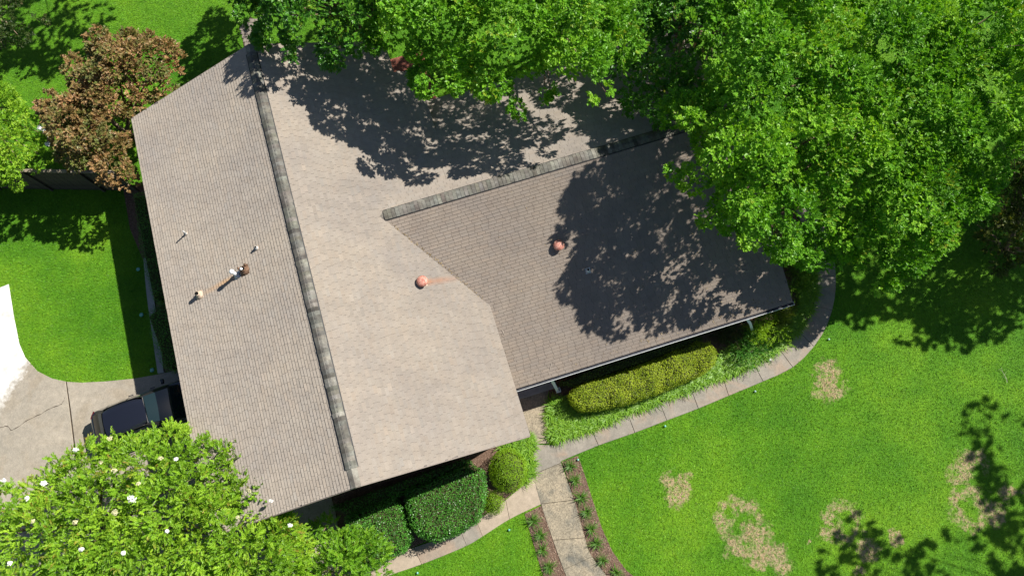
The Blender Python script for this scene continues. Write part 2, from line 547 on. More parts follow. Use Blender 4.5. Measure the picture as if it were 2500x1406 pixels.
def mulch_mat():
    m = NT('bark_mulch')
    p = m.pos()
    c = m.ramp(m.noise(p, 18, 5, 0.75), [(0.3, (0.075, 0.045, 0.03)), (0.55, (0.17, 0.11, 0.08)), (0.75, (0.29, 0.20, 0.15))])
    m.color(c); m.rough(0.95, 0.1); m.bump(m.noise(p, 26, 4, 0.8), 1.0, 0.04)
    return m.m
M['mulch'] = mulch_mat()
def tint_mat(name, rough=0.8):
    m = NT(name)
    m.color(m.n('ShaderNodeAttribute', attribute_name='tint').outputs['Color']); m.rough(rough, 0.2)
    return m.m
M['chip'] = tint_mat('mulch_chip')

# ------------------------------------------------------------------ ground
g = MB().add([(-400, -400, 0), (400, -400, 0), (400, 400, 0), (-400, 400, 0)], [[0, 1, 2, 3]]).build('lawn', M['lawn'])
tag(g, 'bright green mown lawn around the house', kind='structure')

def strip(outer, inner, joints, name, mat, z=0.035, kind='structure', gap=0.012):
    """Pavement made of slabs between two smooth edges, cut at the parameter values in joints (0..1)."""
    A = spline(outer, 6); B = spline(inner, 6)
    def samp(L, t):
        x = t * (len(L) - 1); i = min(int(x), len(L) - 2)
        return L[i].lerp(L[i + 1], x - i)
    allp = A + B[::-1]
    bed = MB().prism([(p.x, p.y) for p in allp], -0.05, 0.006).build(name, M['soil'])
    tag(bed, kind=kind)
    ts = [0] + list(joints) + [1]
    for i in range(len(ts) - 1):
        t0, t1 = ts[i], ts[i + 1]
        n = max(2, int((t1 - t0) * 30))
        e = gap / 2 / max((A[-1] - A[0]).length, 1)
        tt = [t0 + e + (t1 - t0 - 2 * e) * k / n for k in range(n + 1)]
        top = [samp(A, t) for t in tt] + [samp(B, t) for t in tt[::-1]]
        mt = mat if not isinstance(mat, list) else mat[i % len(mat)]
        o = MB().prism([(p.x, p.y) for p in top], 0.0, z + random.uniform(-.004, .004)).build('slab', mt, bed)
        bv = o.modifiers.new('bevel', 'BEVEL'); bv.width = 0.008; bv.segments = 1; bv.limit_method = 'ANGLE'
    return bed, allp

OUT = [(1368, 1126), (1458, 1088), (1547, 1057), (1625, 1027), (1702, 998), (1776, 967), (1860, 932), (1933, 898), (1985, 848), (2018, 795), (2036, 735), (2040, 680), (2034, 620), (2015, 560), (1985, 500)]
INN = [(1352, 1076), (1440, 1047), (1530, 1012), (1608, 984), (1686, 955), (1762, 924), (1838, 890), (1902, 856), (1950, 812), (1978, 772), (1989, 730), (1990, 680), (1984, 625), (1968, 570), (1940, 515)]
walk_r, WR = strip(pts(OUT), pts(INN), [(k + .03) / 14 for k in (1, 2, 3, 4, 5, 6, 7, 8, 9.6, 11.05, 12.6)], 'curved_walk', M['walk'])
tag(walk_r, 'curved concrete slab walk along the flower border')
LO = [(1321, 1230), (1245, 1266), (1179, 1308), (1134, 1334), (1031, 1376), (952, 1403), (860, 1440), (760, 1470)]
UP = [(1303, 1158), (1236, 1219), (1164, 1270), (1119, 1298), (1012, 1335), (935, 1362), (850, 1395), (750, 1425)]
walk_l, WL = strip(pts(LO), pts(UP), [(k + .02) / 7 for k in (1, 2, 2.9, 4, 5, 6)], 'side_walk', [M['walk2'], M['walk2'], M['walk'], M['walk']])
FR = [(1361, 1087), (1370, 1130), (1402, 1222), (1428, 1312), (1441, 1351), (1482, 1406), (1540, 1470)]
FL = [(1303, 1085), (1303, 1158), (1321, 1231), (1350, 1318), (1374, 1385), (1383, 1407), (1410, 1480)]
walk_f, WF = strip(pts(FR), pts(FL), [.165, .33, .5, .69], 'front_walk', [M['walk'], M['aggregate'], M['aggregate'], M['aggregate'], M['aggregate']], 0.04)
PR = [(1340, 1083), (1337, 985), (1342, 940), (1350, 905)]
PL = [(1306, 1083), (1262, 985), (1252, 960), (1240, 930)]
walk_p, WP = strip(pts(PR), pts(PL), [], 'entry_walk', M['aggregate'], 0.045)

# driveway
DR1 = [(22, 694), (34, 770), (48, 840), (62, 872), (92, 906), (128, 924), (161, 931), (170, 1000), (181, 1090), (200, 1250), (215, 1500), (-350, 1500), (-350, 860), (-60, 735), (2, 702)]
DR2 = [(164, 932), (200, 934), (260, 931), (330, 924), (385, 914), (450, 900), (700, 830), (820, 1250), (860, 1500), (220, 1500), (205, 1250), (185, 1090), (174, 1000)]
allD = [(22, 694), (34, 770), (48, 840), (62, 872), (92, 906), (128, 924), (161, 931), (200, 934), (260, 931), (330, 924), (385, 914), (450, 900), (700, 830), (860, 1500), (-350, 1500), (-350, 860), (-60, 735), (2, 702)]
drv = MB().prism([(p.x, p.y) for p in pts(allD)], -0.05, 0.006).build('driveway', M['soil'])
tag(drv, kind='structure')
for nm, pl, mt in (('slab', DR1, 'drive'), ('slab', DR2, 'drive')):
    o = MB().prism([(p.x, p.y) for p in pts(pl)], 0, 0.04 + random.uniform(0, .004)).build(nm, M[mt], drv)
    bv = o.modifiers.new('bevel', 'BEVEL'); bv.width = 0.01; bv.segments = 1; bv.limit_method = 'ANGLE'
# a long crack in the tan slab, an inlay of soil
crack = pts([(-5, 1045), (18, 1040), (30, 1050), (60, 1030), (95, 1012), (125, 995), (150, 985), (158, 970)], 0.046)
cv, cf = [], []
cp = spline(crack, 5)
for i, p in enumerate(cp):
    w = 0.012 + 0.006 * math.sin(i * 1.7)
    jit = Vector((random.uniform(-.02, .02), random.uniform(-.02, .02), 0))
    cv += [p + jit + Vector((0, w, 0)), p + jit - Vector((0, w, 0))]
    if i: cf.append([2 * i - 2, 2 * i - 1, 2 * i + 1, 2 * i])
mesh_obj('crack', cv, cf, M['soil'], drv)
# concrete edging along the west bed
ed = MB()
E0 = spline(pts([(352, 632), (360, 720), (371, 800), (387, 912)]), 3); E1 = spline(pts([(367, 630), (376, 718), (388, 798), (402, 910)]), 3)
edging = MB().prism([(p.x, p.y) for p in E0 + E1[::-1]], -0.05, 0.07).build('bed_edging', M['porch'])
tag(edging, kind='structure')

# paver path behind the north gable
pp = pts([(585, 55), (612, 42), (640, 60), (640, 125), (612, 135), (596, 118)])
pav = MB().prism([(p.x, p.y) for p in pp], -0.05, 0.008).build('paver_path', M['soil'])
tag(pav, kind='structure')
pc = at(612, 90)
proto = None
for i in range(-4, 5):
    for j in range(-5, 6):
        x, y = pc.x + j * 0.165 + (0.08 if i % 2 else 0), pc.y + i * 0.215
        if not inside(np.array([[x, y]]), pp)[0]: continue
        if proto is None:
            o = MB().prism([(x - .076, y - .1), (x + .076, y - .1), (x + .076, y + .1), (x - .076, y + .1)], 0, .04).build('paver', M['paver'], pav, origin=(x, y, 0))
            bv = o.modifiers.new('bevel', 'BEVEL'); bv.width = 0.01; bv.segments = 1
            proto = o
        else:
            o = proto.copy(); scene.collection.objects.link(o); o.location = (x, y, random.uniform(-.006, .004))
            o.rotation_euler.z = random.uniform(-.05, .05)

# mulch beds
MBL = pts([(1322, 1233), (1350, 1318), (1374, 1385), (1390, 1430), (1335, 1430), (1314, 1365), (1298, 1310), (1281, 1254)])
MBR = pts([(1372, 1127), (1411, 1112), (1428, 1160), (1450, 1230), (1470, 1290), (1495, 1345), (1530, 1392), (1575, 1430), (1505, 1430), (1482, 1405), (1441, 1351), (1428, 1312), (1402, 1222)])
MBS = pts([(1345, 1075), (1440, 1045), (1530, 1010), (1686, 953), (1762, 922), (1838, 888), (1902, 854), (1950, 810), (1978, 770), (1989, 720), (1988, 660), (1975, 600), (1920, 480), (1700, 700), (1262, 900), (1340, 935)])
MBN = pts([(880, 1150), (1305, 1030), (1308, 1150), (1236, 1217), (1164, 1268), (1012, 1333), (930, 1360), (640, 1300)])
MBW = pts([(300, 455), (318, 560), (352, 640), (368, 640), (402, 908), (470, 900), (430, 450)])
chips_v, chips_f, chips_t = [], [], []
def chips(poly, dens):
    n = int(poly_area(poly) * dens)
    P = sample_poly(poly, n)
    a = rng.random(n) * 6.283; l = rng.uniform(.02, .075, n); w = rng.uniform(.008, .02, n)
    d = np.stack([np.cos(a), np.sin(a), rng.normal(0, .25, n)], 1); s = np.stack([-np.sin(a), np.cos(a), rng.normal(0, .3, n)], 1)
    c = np.column_stack([P, rng.uniform(.015, .05, n)])
    V = np.stack([c - d * l[:, None] / 2 - s * w[:, None] / 2, c + d * l[:, None] / 2 - s * w[:, None] / 2, c + d * l[:, None] / 2 + s * w[:, None] / 2, c - d * l[:, None] / 2 + s * w[:, None] / 2], 1)
    k = rng.random(n)[:, None]
    T = np.array([.07, .042, .03]) * (1 - k) + np.array([.36, .26, .19]) * k
    return V.reshape(-1, 3), np.repeat(T, 4, 0)
for poly, nm, dens in ((MBL, 'mulch_bed', 420), (MBR, 'mulch_bed', 420), (MBS, 'mulch_bed', 60), (MBN, 'mulch_bed', 60), (MBW, 'mulch_bed', 20)):
    o = MB().prism([(p.x, p.y) for p in poly], -0.05, 0.02).build(nm, M['mulch'])
    tag(o, kind='structure')
    V, T = chips(poly, dens)
    np_mesh('mulch_chips', V, np.arange(len(V)).reshape(-1, 4), M['chip'], o, T, 'stuff')

# ------------------------------------------------------------------ the house
HO = Vector((-10.68957, 15.99395)); TH = 0.305378
HU = Vector((math.sin(TH), -math.cos(TH))); HE = Vector((math.cos(TH), math.sin(TH)))
HW, HL, ZE, PT = 5.9095, 17.1235, 3.3, 0.4158
ZR = ZE + HW * PT
WA, WZ, WB0, WB1 = 7.81, 4.517, 2.98, 17.25      # wing ridge: station, height, start, end
WS_A, WS_P = 15.22, 0.29                         # wing south eave and pitch
WN_A, WN_P = 2.6, 0.36
NA, NB = 1.5, 4.95                               # notch in the east eave at the patio
def H(a, b, z):
    p = HO + HU * a + HE * b
    return Vector((p.x, p.y, z))
def z_main(b): return ZR - abs(b) * PT
def z_wing(a): return WZ - (a - WA) * WS_P if a > WA else WZ - (WA - a) * WN_P

house = empty('house', H(9, 0, 0))
tag(house, 'single storey L-shaped house with tan shingle gable roofs and long ridge caps', 'house')

def slab3(poly, th, name, mat, parent):
    v = list(poly) + [p - Vector((0, 0, th)) for p in poly]
    n = len(poly)
    f = [list(range(n)), list(range(n, 2 * n))[::-1]] + [[i, i + n, (i + 1) % n + n, (i + 1) % n] for i in range(n)]
    return mesh_obj(name, v, f, mat, parent)

def wpt(px, py, slope):
    """horizontal position of a photo point on one of the roof planes"""
    z = 4.0
    for _ in range(30):
        p = at(px, py, z); d = Vector((p.x, p.y)) - HO
        a, b = d.dot(HU), d.dot(HE)
        z = z_main(b) if slope == 'm' else z_wing(a)
    return at(px, py, z)

rs1, rs2 = wpt(580, 672, 'm'), wpt(478, 728, 'm')
re1, re2 = wpt(1038, 690, 'm'), wpt(1140, 676, 'm')
rs3 = wpt(560, 682, 'm')
ST = [((rs1.x, rs1.y), (rs2.x, rs2.y), 0.15, 1.5, (0.47, 0.28, 0.13), 1.5),
      ((re1.x, re1.y), (re2.x, re2.y), 0.18, 1.2, (0.42, 0.20, 0.11), 1.25)]
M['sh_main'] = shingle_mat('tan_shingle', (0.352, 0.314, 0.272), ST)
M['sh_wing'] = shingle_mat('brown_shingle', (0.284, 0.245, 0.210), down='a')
M['sh_north'] = shingle_mat('sand_shingle', (0.352, 0.314, 0.272), down='a')
M['deck'] = simple('roof_felt', (0.12, 0.105, 0.095), 0.95, 0.1, var=0.2)

zero = Vector((0, 0, 0))
TH_DECK = 0.16
decks = {}
decks['west'] = slab3([H(0, 0, ZR), H(0, -HW, ZE), H(HL, -HW, ZE), H(HL, 0, ZR)], TH_DECK, 'roof_slope', M['deck'], house)
decks['east'] = slab3([H(0, 0, ZR), H(HL, 0, ZR), H(HL, HW, ZE), H(NA, HW, ZE), H(NA, NB, z_main(NB)), H(0, NB, z_main(NB))], TH_DECK, 'roof_slope', M['deck'], house)
decks['south'] = slab3([H(WA, WB0, WZ), H(WS_A, WB0 + .4, z_wing(WS_A)), H(WS_A, WB1, z_wing(WS_A)), H(WA, WB1, WZ)], TH_DECK, 'roof_slope', M['deck'], house)
decks['north'] = slab3([H(WA, WB0, WZ), H(WA, WB1, WZ), H(WN_A, WB1, z_wing(WN_A)), H(WN_A, WB0 + 2.6, z_wing(WN_A))], TH_DECK, 'roof_slope', M['deck'], house)
for k, l in (('west', 'long western slope of the main roof with vent pipes'), ('east', 'pale eastern slope of the main roof'), ('south', 'brown southern slope of the wing roof'), ('north', 'pale northern slope of the wing roof under the trees')):
    decks[k]['label'] = l

EX, TABW = 0.127, 0.305
cand = []
def shingles(key, eave_at, up_at, a_rng, mat, keep):
    """eave_at(x) -> 3D point on the eave at station x ; up_at(x) -> same station on the ridge"""
    x0, x1 = a_rng
    s = (up_at(x0) - eave_at(x0)); Ls = s.length; s.normalize()
    t = (eave_at(x1) - eave_at(x0)).normalized()
    n = t.cross(s)
    if n.z < 0: n = -n
    rows = int(Ls / EX)
    L = x1 - x0
    out = []
    for i in range(rows + 1):
        off = (i % 2) * 0.152 + random.uniform(-.07, .07)
        x = -off
        lo = i * EX - (0.018 if i == 0 else 0.006); hi = min((i + 1) * EX + 0.012, Ls)
        if hi - lo < 0.04: continue
        while x < L:
            w = TABW * random.choice((1, 1, 1, 1, .82, 1.12))
            xa, xb = max(x, 0) + .004, min(x + w, L) - .004
            x += w
            if xb - xa < .05: continue
            c = eave_at(x0) + t * ((xa + xb) / 2) + s * ((lo + hi) / 2)
            if not keep(c): continue
            h0 = {'south': .024, 'west': .019, 'east': .014, 'north': .014}[key] + random.uniform(-.002, .004); h1 = 0.006
            j = random.uniform(-.004, .004)
            p = [eave_at(x0) + t * xa + s * (lo + j), eave_at(x0) + t * xb + s * (lo + j), eave_at(x0) + t * xb + s * hi, eave_at(x0) + t * xa + s * hi]
            out.append((p, h0, h1, n, c))
    vs_, fs_, ts_ = [], [], []
    for p, h0, h1, nn, c in out:
        k = random.gauss(1.0, 0.026); hue = random.gauss(0, .009)
        tint = (k * (1 + hue), k, k * (1 - hue))
        cand.append((key, p, h0, h1, nn, c, tint, mat))
    return

def local(p):
    d = Vector((p.x, p.y)) - HO
    return d.dot(HU), d.dot(HE)
def keep_main_e(c):
    a, b = local(c)
    if a < NA and b > NB: return False
    if a > WN_A and z_wing(a) > c.z + 0.05 and b > WB0 - .2: return False
    return True
def keep_wing(c):
    a, b = local(c)
    if b < HW - .25 and z_main(b) > c.z + 0.06 and a < HL: return False
    return True
shingles('west', lambda x: H(x, -HW, ZE), lambda x: H(x, 0, ZR), (0, HL), 'sh_main', lambda c: True)
shingles('east', lambda x: H(x, HW, ZE), lambda x: H(x, 0, ZR), (0, HL), 'sh_main', keep_main_e)
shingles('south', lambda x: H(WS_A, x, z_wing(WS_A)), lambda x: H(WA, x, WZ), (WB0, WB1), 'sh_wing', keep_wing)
shingles('north', lambda x: H(WN_A, x, z_wing(WN_A)), lambda x: H(WA, x, WZ), (WB0, WB1), 'sh_north', keep_wing)
ICAM = ROT.transposed()
def proj(p):
    v = ICAM @ (p - Vector((0, 0, CAM_H)))
    return Vector((1250 + FPX * v.x / -v.z, 703 - FPX * v.y / -v.z))
def parea(p):
    q = [proj(x) for x in p]
    return abs(sum(q[i].x * q[(i + 1) % 4].y - q[(i + 1) % 4].x * q[i].y for i in range(4))) / 2
order = sorted(range(len(cand)), key=lambda i: -parea(cand[i][1]))
single = set(order[:300])
def sh_geo(p, h0, h1, nn):
    return [p[0], p[1], p[2], p[3], p[0] + nn * h0, p[1] + nn * h0, p[2] + nn * h1, p[3] + nn * h1], [[4, 5, 6, 7], [0, 1, 5, 4], [1, 2, 6, 5], [3, 0, 4, 7]]
field = {}
for i, (key, p, h0, h1, nn, c, tint, mat) in enumerate(cand):
    v, f = sh_geo(p, h0, h1, nn)
    if (p[1] - p[0]).cross(p[3] - p[0]).dot(nn) < 0:
        f = [q[::-1] for q in f]
    if i in single:
        V = np.array([tuple(x) for x in v]); F = np.array(f)
        np_mesh('shingle', V, F, M[mat], decks[key], np.tile(tint, (8, 1)), origin=tuple(c))
    else:
        fl = field.setdefault(key, [[], [], [], mat])
        b0 = len(fl[0])
        fl[0] += [tuple(x) for x in v]; fl[1] += [[b0 + k for k in q] for q in f]; fl[2] += [tint] * 8
for key, (v, f, t, mat) in field.items():
    np_mesh('shingle_field', np.array(v), np.array(f), M[mat], decks[key], np.array(t), 'stuff')

# ridge vents with cap shingles
def ridge(p0, p1, side, slope_l, slope_r, half, par, cap_label):
    """p0 -> p1 ridge line, side = horizontal unit to the right; slopes fall on both sides"""
    d = (p1 - p0); L = d.length; d.normalize()
    mb = MB()
    up = Vector((0, 0, 1))
    prof = [(-half, -half * slope_l + .012), (-half, -half * slope_l + .042), (0, .046), (half, -half * slope_r + .042), (half, -half * slope_r + .012)]
    v = []
    for q in (p0, p1):
        v += [q + side * x + up * z for x, z in prof]
    mb.add(v, [[0, 1, 6, 5], [1, 2, 7, 6], [2, 3, 8, 7], [3, 4, 9, 8], [0, 4, 3, 2, 1], [5, 6, 7, 8, 9]])
    base = mb.build('ridge_vent', M['dark'], par)
    base['label'] = cap_label
    ex = 0.15
    n = int(L / ex)
    hw = half - .028
    for i in range(n + 1):
        s0 = i * ex; s1 = min(s0 + ex + .02, L + .01)
        if s1 - s0 < .04: continue
        k = max(.55, random.gauss(1, .19)); t = (k * random.gauss(1, .03), k, k * random.gauss(1, .03))
        V = []
        h0, h1 = .066 + random.uniform(-.003, .004), .055
        w = hw + random.uniform(-.008, .008); sh = random.uniform(-.006, .006)
        for s, h in ((s0, h0), (s1, h1)):
            q = p0 + d * s
            V += [q + side * (-w + sh) + up * (-w * slope_l + h - .004), q + side * (-w * .3 + sh) + up * (h - w * .3 * slope_l * .7), q + side * (w * .3 + sh) + up * (h - w * .3 * slope_r * .7), q + side * (w + sh) + up * (-w * slope_r + h - .004)]
        lower = [x - up * .022 for x in V[:4]]
        V2 = np.array([tuple(x) for x in V + lower])
        F = np.array([[0, 4, 5, 1], [1, 5, 6, 2], [2, 6, 7, 3], [8, 0, 1, 9], [9, 1, 2, 10], [10, 2, 3, 11]])
        np_mesh('ridge_cap', V2, F, M['ridge'], base, np.tile(t, (12, 1)), origin=tuple(p0 + d * (s0 + s1) / 2))
HE3, HU3 = Vector((HE.x, HE.y, 0)), Vector((HU.x, HU.y, 0))
ridge(H(.38, 0, ZR), H(HL - .62, 0, ZR), HE3, PT, PT, .225, house, 'raised ridge vent of the main roof with grey cap shingles')
ridge(H(WA, WB0 + .12, WZ), H(WA, WB1 - .5, WZ), -HU3, WS_P, WN_P, .225, house, 'raised ridge vent of the wing roof with grey cap shingles')
# flush cap pieces at the bare ends of the ridges
def flush_cap(p0, p1, side, sl, sr, half):
    v = []
    up = Vector((0, 0, 1))
    for q in (p0, p1):
        v += [q + side * -half + up * (-half * sl + .028), q + up * .034, q + side * half + up * (-half * sr + .028)]
    low = [x - up * .02 for x in v]
    V = np.array([tuple(x) for x in v + low])
    F = np.array([[0, 3, 4, 1], [1, 4, 5, 2], [0, 1, 7, 6], [1, 2, 8, 7], [3, 9, 10, 4], [4, 10, 11, 5]])
    np_mesh('end_cap', V, F, M['ridge'], house, np.tile((1.45, 1.42, 1.4), (12, 1)))
flush_cap(H(HL - .66, 0, ZR), H(HL + .01, 0, ZR), HE3, PT, PT, .17)
flush_cap(H(-.01, 0, ZR), H(.42, 0, ZR), HE3, PT, PT, .17)
flush_cap(H(WA, WB0 - .22, WZ), H(WA, WB0 + .2, WZ), -HU3, WS_P, WN_P, .17)

# rake and eave boards
def board(p, q, drop, out, name='fascia', mat='trim', up=.0):
    o = Vector(out)
    MB().hexa([p - Vector((0, 0, drop)), q - Vector((0, 0, drop)), q - Vector((0, 0, drop)) + o, p - Vector((0, 0, drop)) + o],
              [p + Vector((0, 0, up)), q + Vector((0, 0, up)), q + Vector((0, 0, up)) + o, p + Vector((0, 0, up)) + o]).build(name, M[mat], house)
board(H(0, -HW, ZE), H(HL, -HW, ZE), .20, -HE3 * .025)
board(H(NA, HW, ZE), H(HL, HW, ZE), .20, HE3 * .025)
for s in (-1, 1):
    board(H(HL, s * HW, ZE), H(HL, 0, ZR), .20, HU3 * .025)
    board(H(0, s * (HW if s < 0 else NB), z_main(HW if s < 0 else NB)), H(0, 0, ZR), .20, -HU3 * .025)
board(H(WA, WB1, WZ), H(WS_A, WB1, z_wing(WS_A)), .20, HE3 * .025)
board(H(WA, WB1, WZ), H(WN_A, WB1, z_wing(WN_A)), .20, HE3 * .025)

# gutter along the wing
zg = z_wing(WS_A)
def GP(x, b, z): return H(WS_A + x, b, z)
gb0, gb1 = HW - .15, WB1 + .06
gm = MB()
prof = [(0.0, -.02), (0.0, -.13), (.13, -.13), (.135, -.015)]
prof_in = [(0.004, -.02), (0.004, -.075), (.121, -.075), (.123, -.015)]
v = [GP(x, gb0, zg + z) for x, z in prof] + [GP(x, gb1, zg + z) for x, z in prof]
v += [GP(x, gb0, zg + z) for x, z in prof_in] + [GP(x, gb1, zg + z) for x, z in prof_in]
f = [[0, 1, 5, 4], [1, 2, 6, 5], [2, 3, 7, 6], [3, 11, 15, 7], [11, 10, 14, 15], [0, 4, 12, 8], [0, 8, 11, 3], [4, 7, 15, 12]]
f = [[0, 1, 5, 4], [1, 2, 6, 5], [2, 3, 7, 6], [3, 11, 15, 7], [11, 10, 14, 15], [4, 5, 6, 7], [3, 2, 1, 0]]
gut = gm.add(v, f).build('gutter', M['white'], house)
gut['label'] = 'white gutter along the wing eave, dark with debris inside'
MB().hexa([GP(.005, gb0, zg - .10), GP(.12, gb0, zg - .10), GP(.12, gb1 - .02, zg - .10), GP(.005, gb1 - .02, zg - .10)],
          [GP(.005, gb0, zg - .06), GP(.12, gb0, zg - .06), GP(.12, gb1 - .02, zg - .06), GP(.005, gb1 - .02, zg - .06)]).build('gutter_debris', M['gutter_in'], gut)
board(H(WS_A, HW - .2, zg), H(WS_A, WB1, zg), .2, HU3 * -.02, 'fascia', 'white', -.03)

def square_tube(path, w, d, name, mat, parent):
    mb = MB()
    rings = []
    for i, p in enumerate(path):
        dr = (path[min(i + 1, len(path) - 1)] - path[max(i - 1, 0)]).normalized()
        a = dr.cross(HU3)
        if a.length < .05: a = HE3.copy()
        a.normalize(); b = a.cross(dr).normalized()
        rings += [p + a * x * w / 2 + b * y * d / 2 for x, y in ((-1, -1), (1, -1), (1, 1), (-1, 1))]
    f = []
    for i in range(len(path) - 1):
        for k in range(4):
            f.append([4 * i + k, 4 * i + (k + 1) % 4, 4 * i + 4 + (k + 1) % 4, 4 * i + 4 + k])
    f += [[3, 2, 1, 0], [len(rings) - 4 + k for k in range(4)]]
    mb.add(rings, f)
    return mb.build(name, M[mat], parent)
g0 = at(1346, 921, zg - .13)
foot = at(1361, 953, 0.30)
ds = square_tube([g0 + Vector((0, 0, .05)), g0 - Vector((0, 0, .35)), g0.lerp(foot, .25) - Vector((0, 0, .25)), g0.lerp(foot, .96), foot + Vector((0, 0, -.02))], .115, .085, 'downspout', 'white', house)
# open square drain riser at its foot
dr = MB()
c0 = at(1362, 954, 0)
for sgn, ax, bx in ((1, HE3, HU3), (-1, HE3, HU3), (1, HU3, HE3), (-1, HU3, HE3)):
    q = c0 + ax * sgn * .075
    e = bx * (.09 if ax is HE3 else .0595)
    t = ax * .015
    dr.hexa([q - e - t, q + e - t, q + e + t, q - e + t], [x + Vector((0, 0, .36)) for x in (q - e - t, q + e - t, q + e + t, q - e + t)])
dro = dr.build('drain_riser', M['white'], ds)
g1 = at(1829, 770, zg - .13)
square_tube([g1 + Vector((0, 0, .05)), g1 - Vector((0, 0, .4)), at(1832, 790, 1.5), at(1838, 812, .12)], .10, .075, 'downspout', 'white', house)

# walls
def uv_wall(o):
    me = o.data
    uv = me.uv_layers.new(name='UVMap')
    for p in me.polygons:
        n = p.normal
        tdir = Vector((-n.y, n.x, 0))
        if tdir.length < .1: tdir = Vector((1, 0, 0))
        tdir.normalize()
        for li in p.loop_indices:
            c = me.vertices[me.loops[li].vertex_index].co
            uv.data[li].uv = (c.dot(tdir), c.z if abs(n.z) < .5 else c.dot(n.cross(tdir)))
def wall(a0, b0, a1, b1, z1, th=.22, z0=0.0, gable=None, mat='brick', name='wall'):
    d = Vector((a1 - a0, b1 - b0)); d.normalize(); nx, ny = -d.y * th / 2, d.x * th / 2
    mb = MB()
    if gable is None:
        mb.hexa([H(a0 + nx, b0 + ny, z0), H(a1 + nx, b1 + ny, z0), H(a1 - nx, b1 - ny, z0), H(a0 - nx, b0 - ny, z0)],
                [H(a0 + nx, b0 + ny, z1), H(a1 + nx, b1 + ny, z1), H(a1 - nx, b1 - ny, z1), H(a0 - nx, b0 - ny, z1)])
    else:
        ga, gb, gz = gable
        fr = [H(a0 + nx, b0 + ny, z0), H(a1 + nx, b1 + ny, z0), H(a1 + nx, b1 + ny, z1), H(ga + nx, gb + ny, gz), H(a0 + nx, b0 + ny, z1)]
        bk = [H(a0 - nx, b0 - ny, z0), H(a1 - nx, b1 - ny, z0), H(a1 - nx, b1 - ny, z1), H(ga - nx, gb - ny, gz), H(a0 - nx, b0 - ny, z1)]
        mb.add(fr + bk, [[0, 1, 2, 3, 4], [9, 8, 7, 6, 5]] + [[i, i + 5, (i + 1) % 5 + 5, (i + 1) % 5] for i in range(5)])
    o = mb.build(name, M[mat], house)
    uv_wall(o)
    return o
wz = z_main(5.3) - .18
sw = wall(HL - .55, -.1, HL - .55, 5.3, wz, gable=None)
wall(HL - .55, -5.3, HL - .55, 5.3, wz + .02, .16, z0=wz - .25, gable=(HL - .55, 0, ZR - .22), mat='trim', name='gable_wall')
wall(.55, -5.3, .55, 4.4, wz, gable=(.55, 0, ZR - .22))
wall(.55, -5.3, 9.9, -5.3, wz)
wall(9.9, -5.3, 9.9, 0, wz - .1); wall(9.9, 0, HL - .55, 0, wz + 1.2)
wall(.55, 4.4, NA + .5, 4.4, wz); wall(NA + .5, 5.3, 4, 5.3, wz)
wall(14.6, 5.3, HL - .55, 5.3, wz - .1)
wall(14.35, 5.3, 14.35, 16.7, z_wing(14.35) - .19, mat='brick')
wall(3.4, 5.3, 3.4, 16.7, z_wing(3.4) - .19)
wall(14.35, 16.7, 3.4, 16.7, 2.35, gable=(WA, 16.7, WZ - .22))
for a in (-5.25, ):
    pc_ = MB().prism([(H(HL - .55 + x, a + y, 0).x, H(HL - .55 + x, a + y, 0).y) for x, y in ((-.12, -.12), (.12, -.12), (.12, .12), (-.12, .12))], 0, wz).build('carport_post', M['white'], house)
def window(a, b, nx, ny, w, h, z):
    """nx, ny in (a, b) point out of the wall"""
    t = (-ny, nx)
    P = lambda s, o, zz: H(a + t[0] * s + nx * o, b + t[1] * s + ny * o, zz)
    fr = MB()
    for s0, s1, z0, z1 in ((-w / 2, w / 2, z, z + .07), (-w / 2, w / 2, z + h - .07, z + h), (-w / 2, -w / 2 + .07, z + .07, z + h - .07), (w / 2 - .07, w / 2, z + .07, z + h - .07), (-.02, .02, z + .07, z + h - .07)):
        fr.hexa([P(s0, .10, z0), P(s1, .10, z0), P(s1, .15, z0), P(s0, .15, z0)], [P(s0, .10, z1), P(s1, .10, z1), P(s1, .15, z1), P(s0, .15, z1)])
    o = fr.build('window', M['white'], house)
    MB().hexa([P(-w / 2 + .05, .112, z + .05), P(w / 2 - .05, .112, z + .05), P(w / 2 - .05, .122, z + .05), P(-w / 2 + .05, .122, z + .05)],
              [P(-w / 2 + .05, .112, z + h - .05), P(w / 2 - .05, .112, z + h - .05), P(w / 2 - .05, .122, z + h - .05), P(-w / 2 + .05, .122, z + h - .05)]).build('pane', M['glass'], o)
for b in (1.6, 3.9): window(HL - .55, b, 1, 0, 1.1, 1.4, .95)
for b in (8.7, 11.4, 14.2): window(14.35, b, 1, 0, 1.3, 1.25, .85)
dP = lambda b, o, z: H(14.35 + o, b, z)
door = MB().hexa([dP(6.0, .10, .1), dP(6.95, .10, .1), dP(6.95, .16, .1), dP(6.0, .16, .1)], [dP(6.0, .10, 2.1), dP(6.95, .10, 2.1), dP(6.95, .16, 2.1), dP(6.0, .16, 2.1)]).build('front_door', M['door'], house)
MB().lathe(dP(6.85, .16, 1.05), [(.012, 0), (.012, .04), (.032, .05), (.03, .075), (.01, .085)], 10, HU3).build('door_knob', M['grey_metal'], door)
# porch floor
MB().prism([(H(a, b, 0).x, H(a, b, 0).y) for a, b in ((14.4, 5.35), (14.4, 7.55), (15.42, 7.55), (15.42, 5.35))], 0, .12).build('porch_step', M['porch'], house)
# patio in the notch behind the house
patio = MB().prism([(p.x, p.y) for p in (H(-1.6, 4.6, 0), H(2.6, 4.6, 0), H(2.6, 6.5, 0), H(-1.6, 6.5, 0))], -0.05, .03).build('patio', M['patio'])
tag(patio, kind='structure')

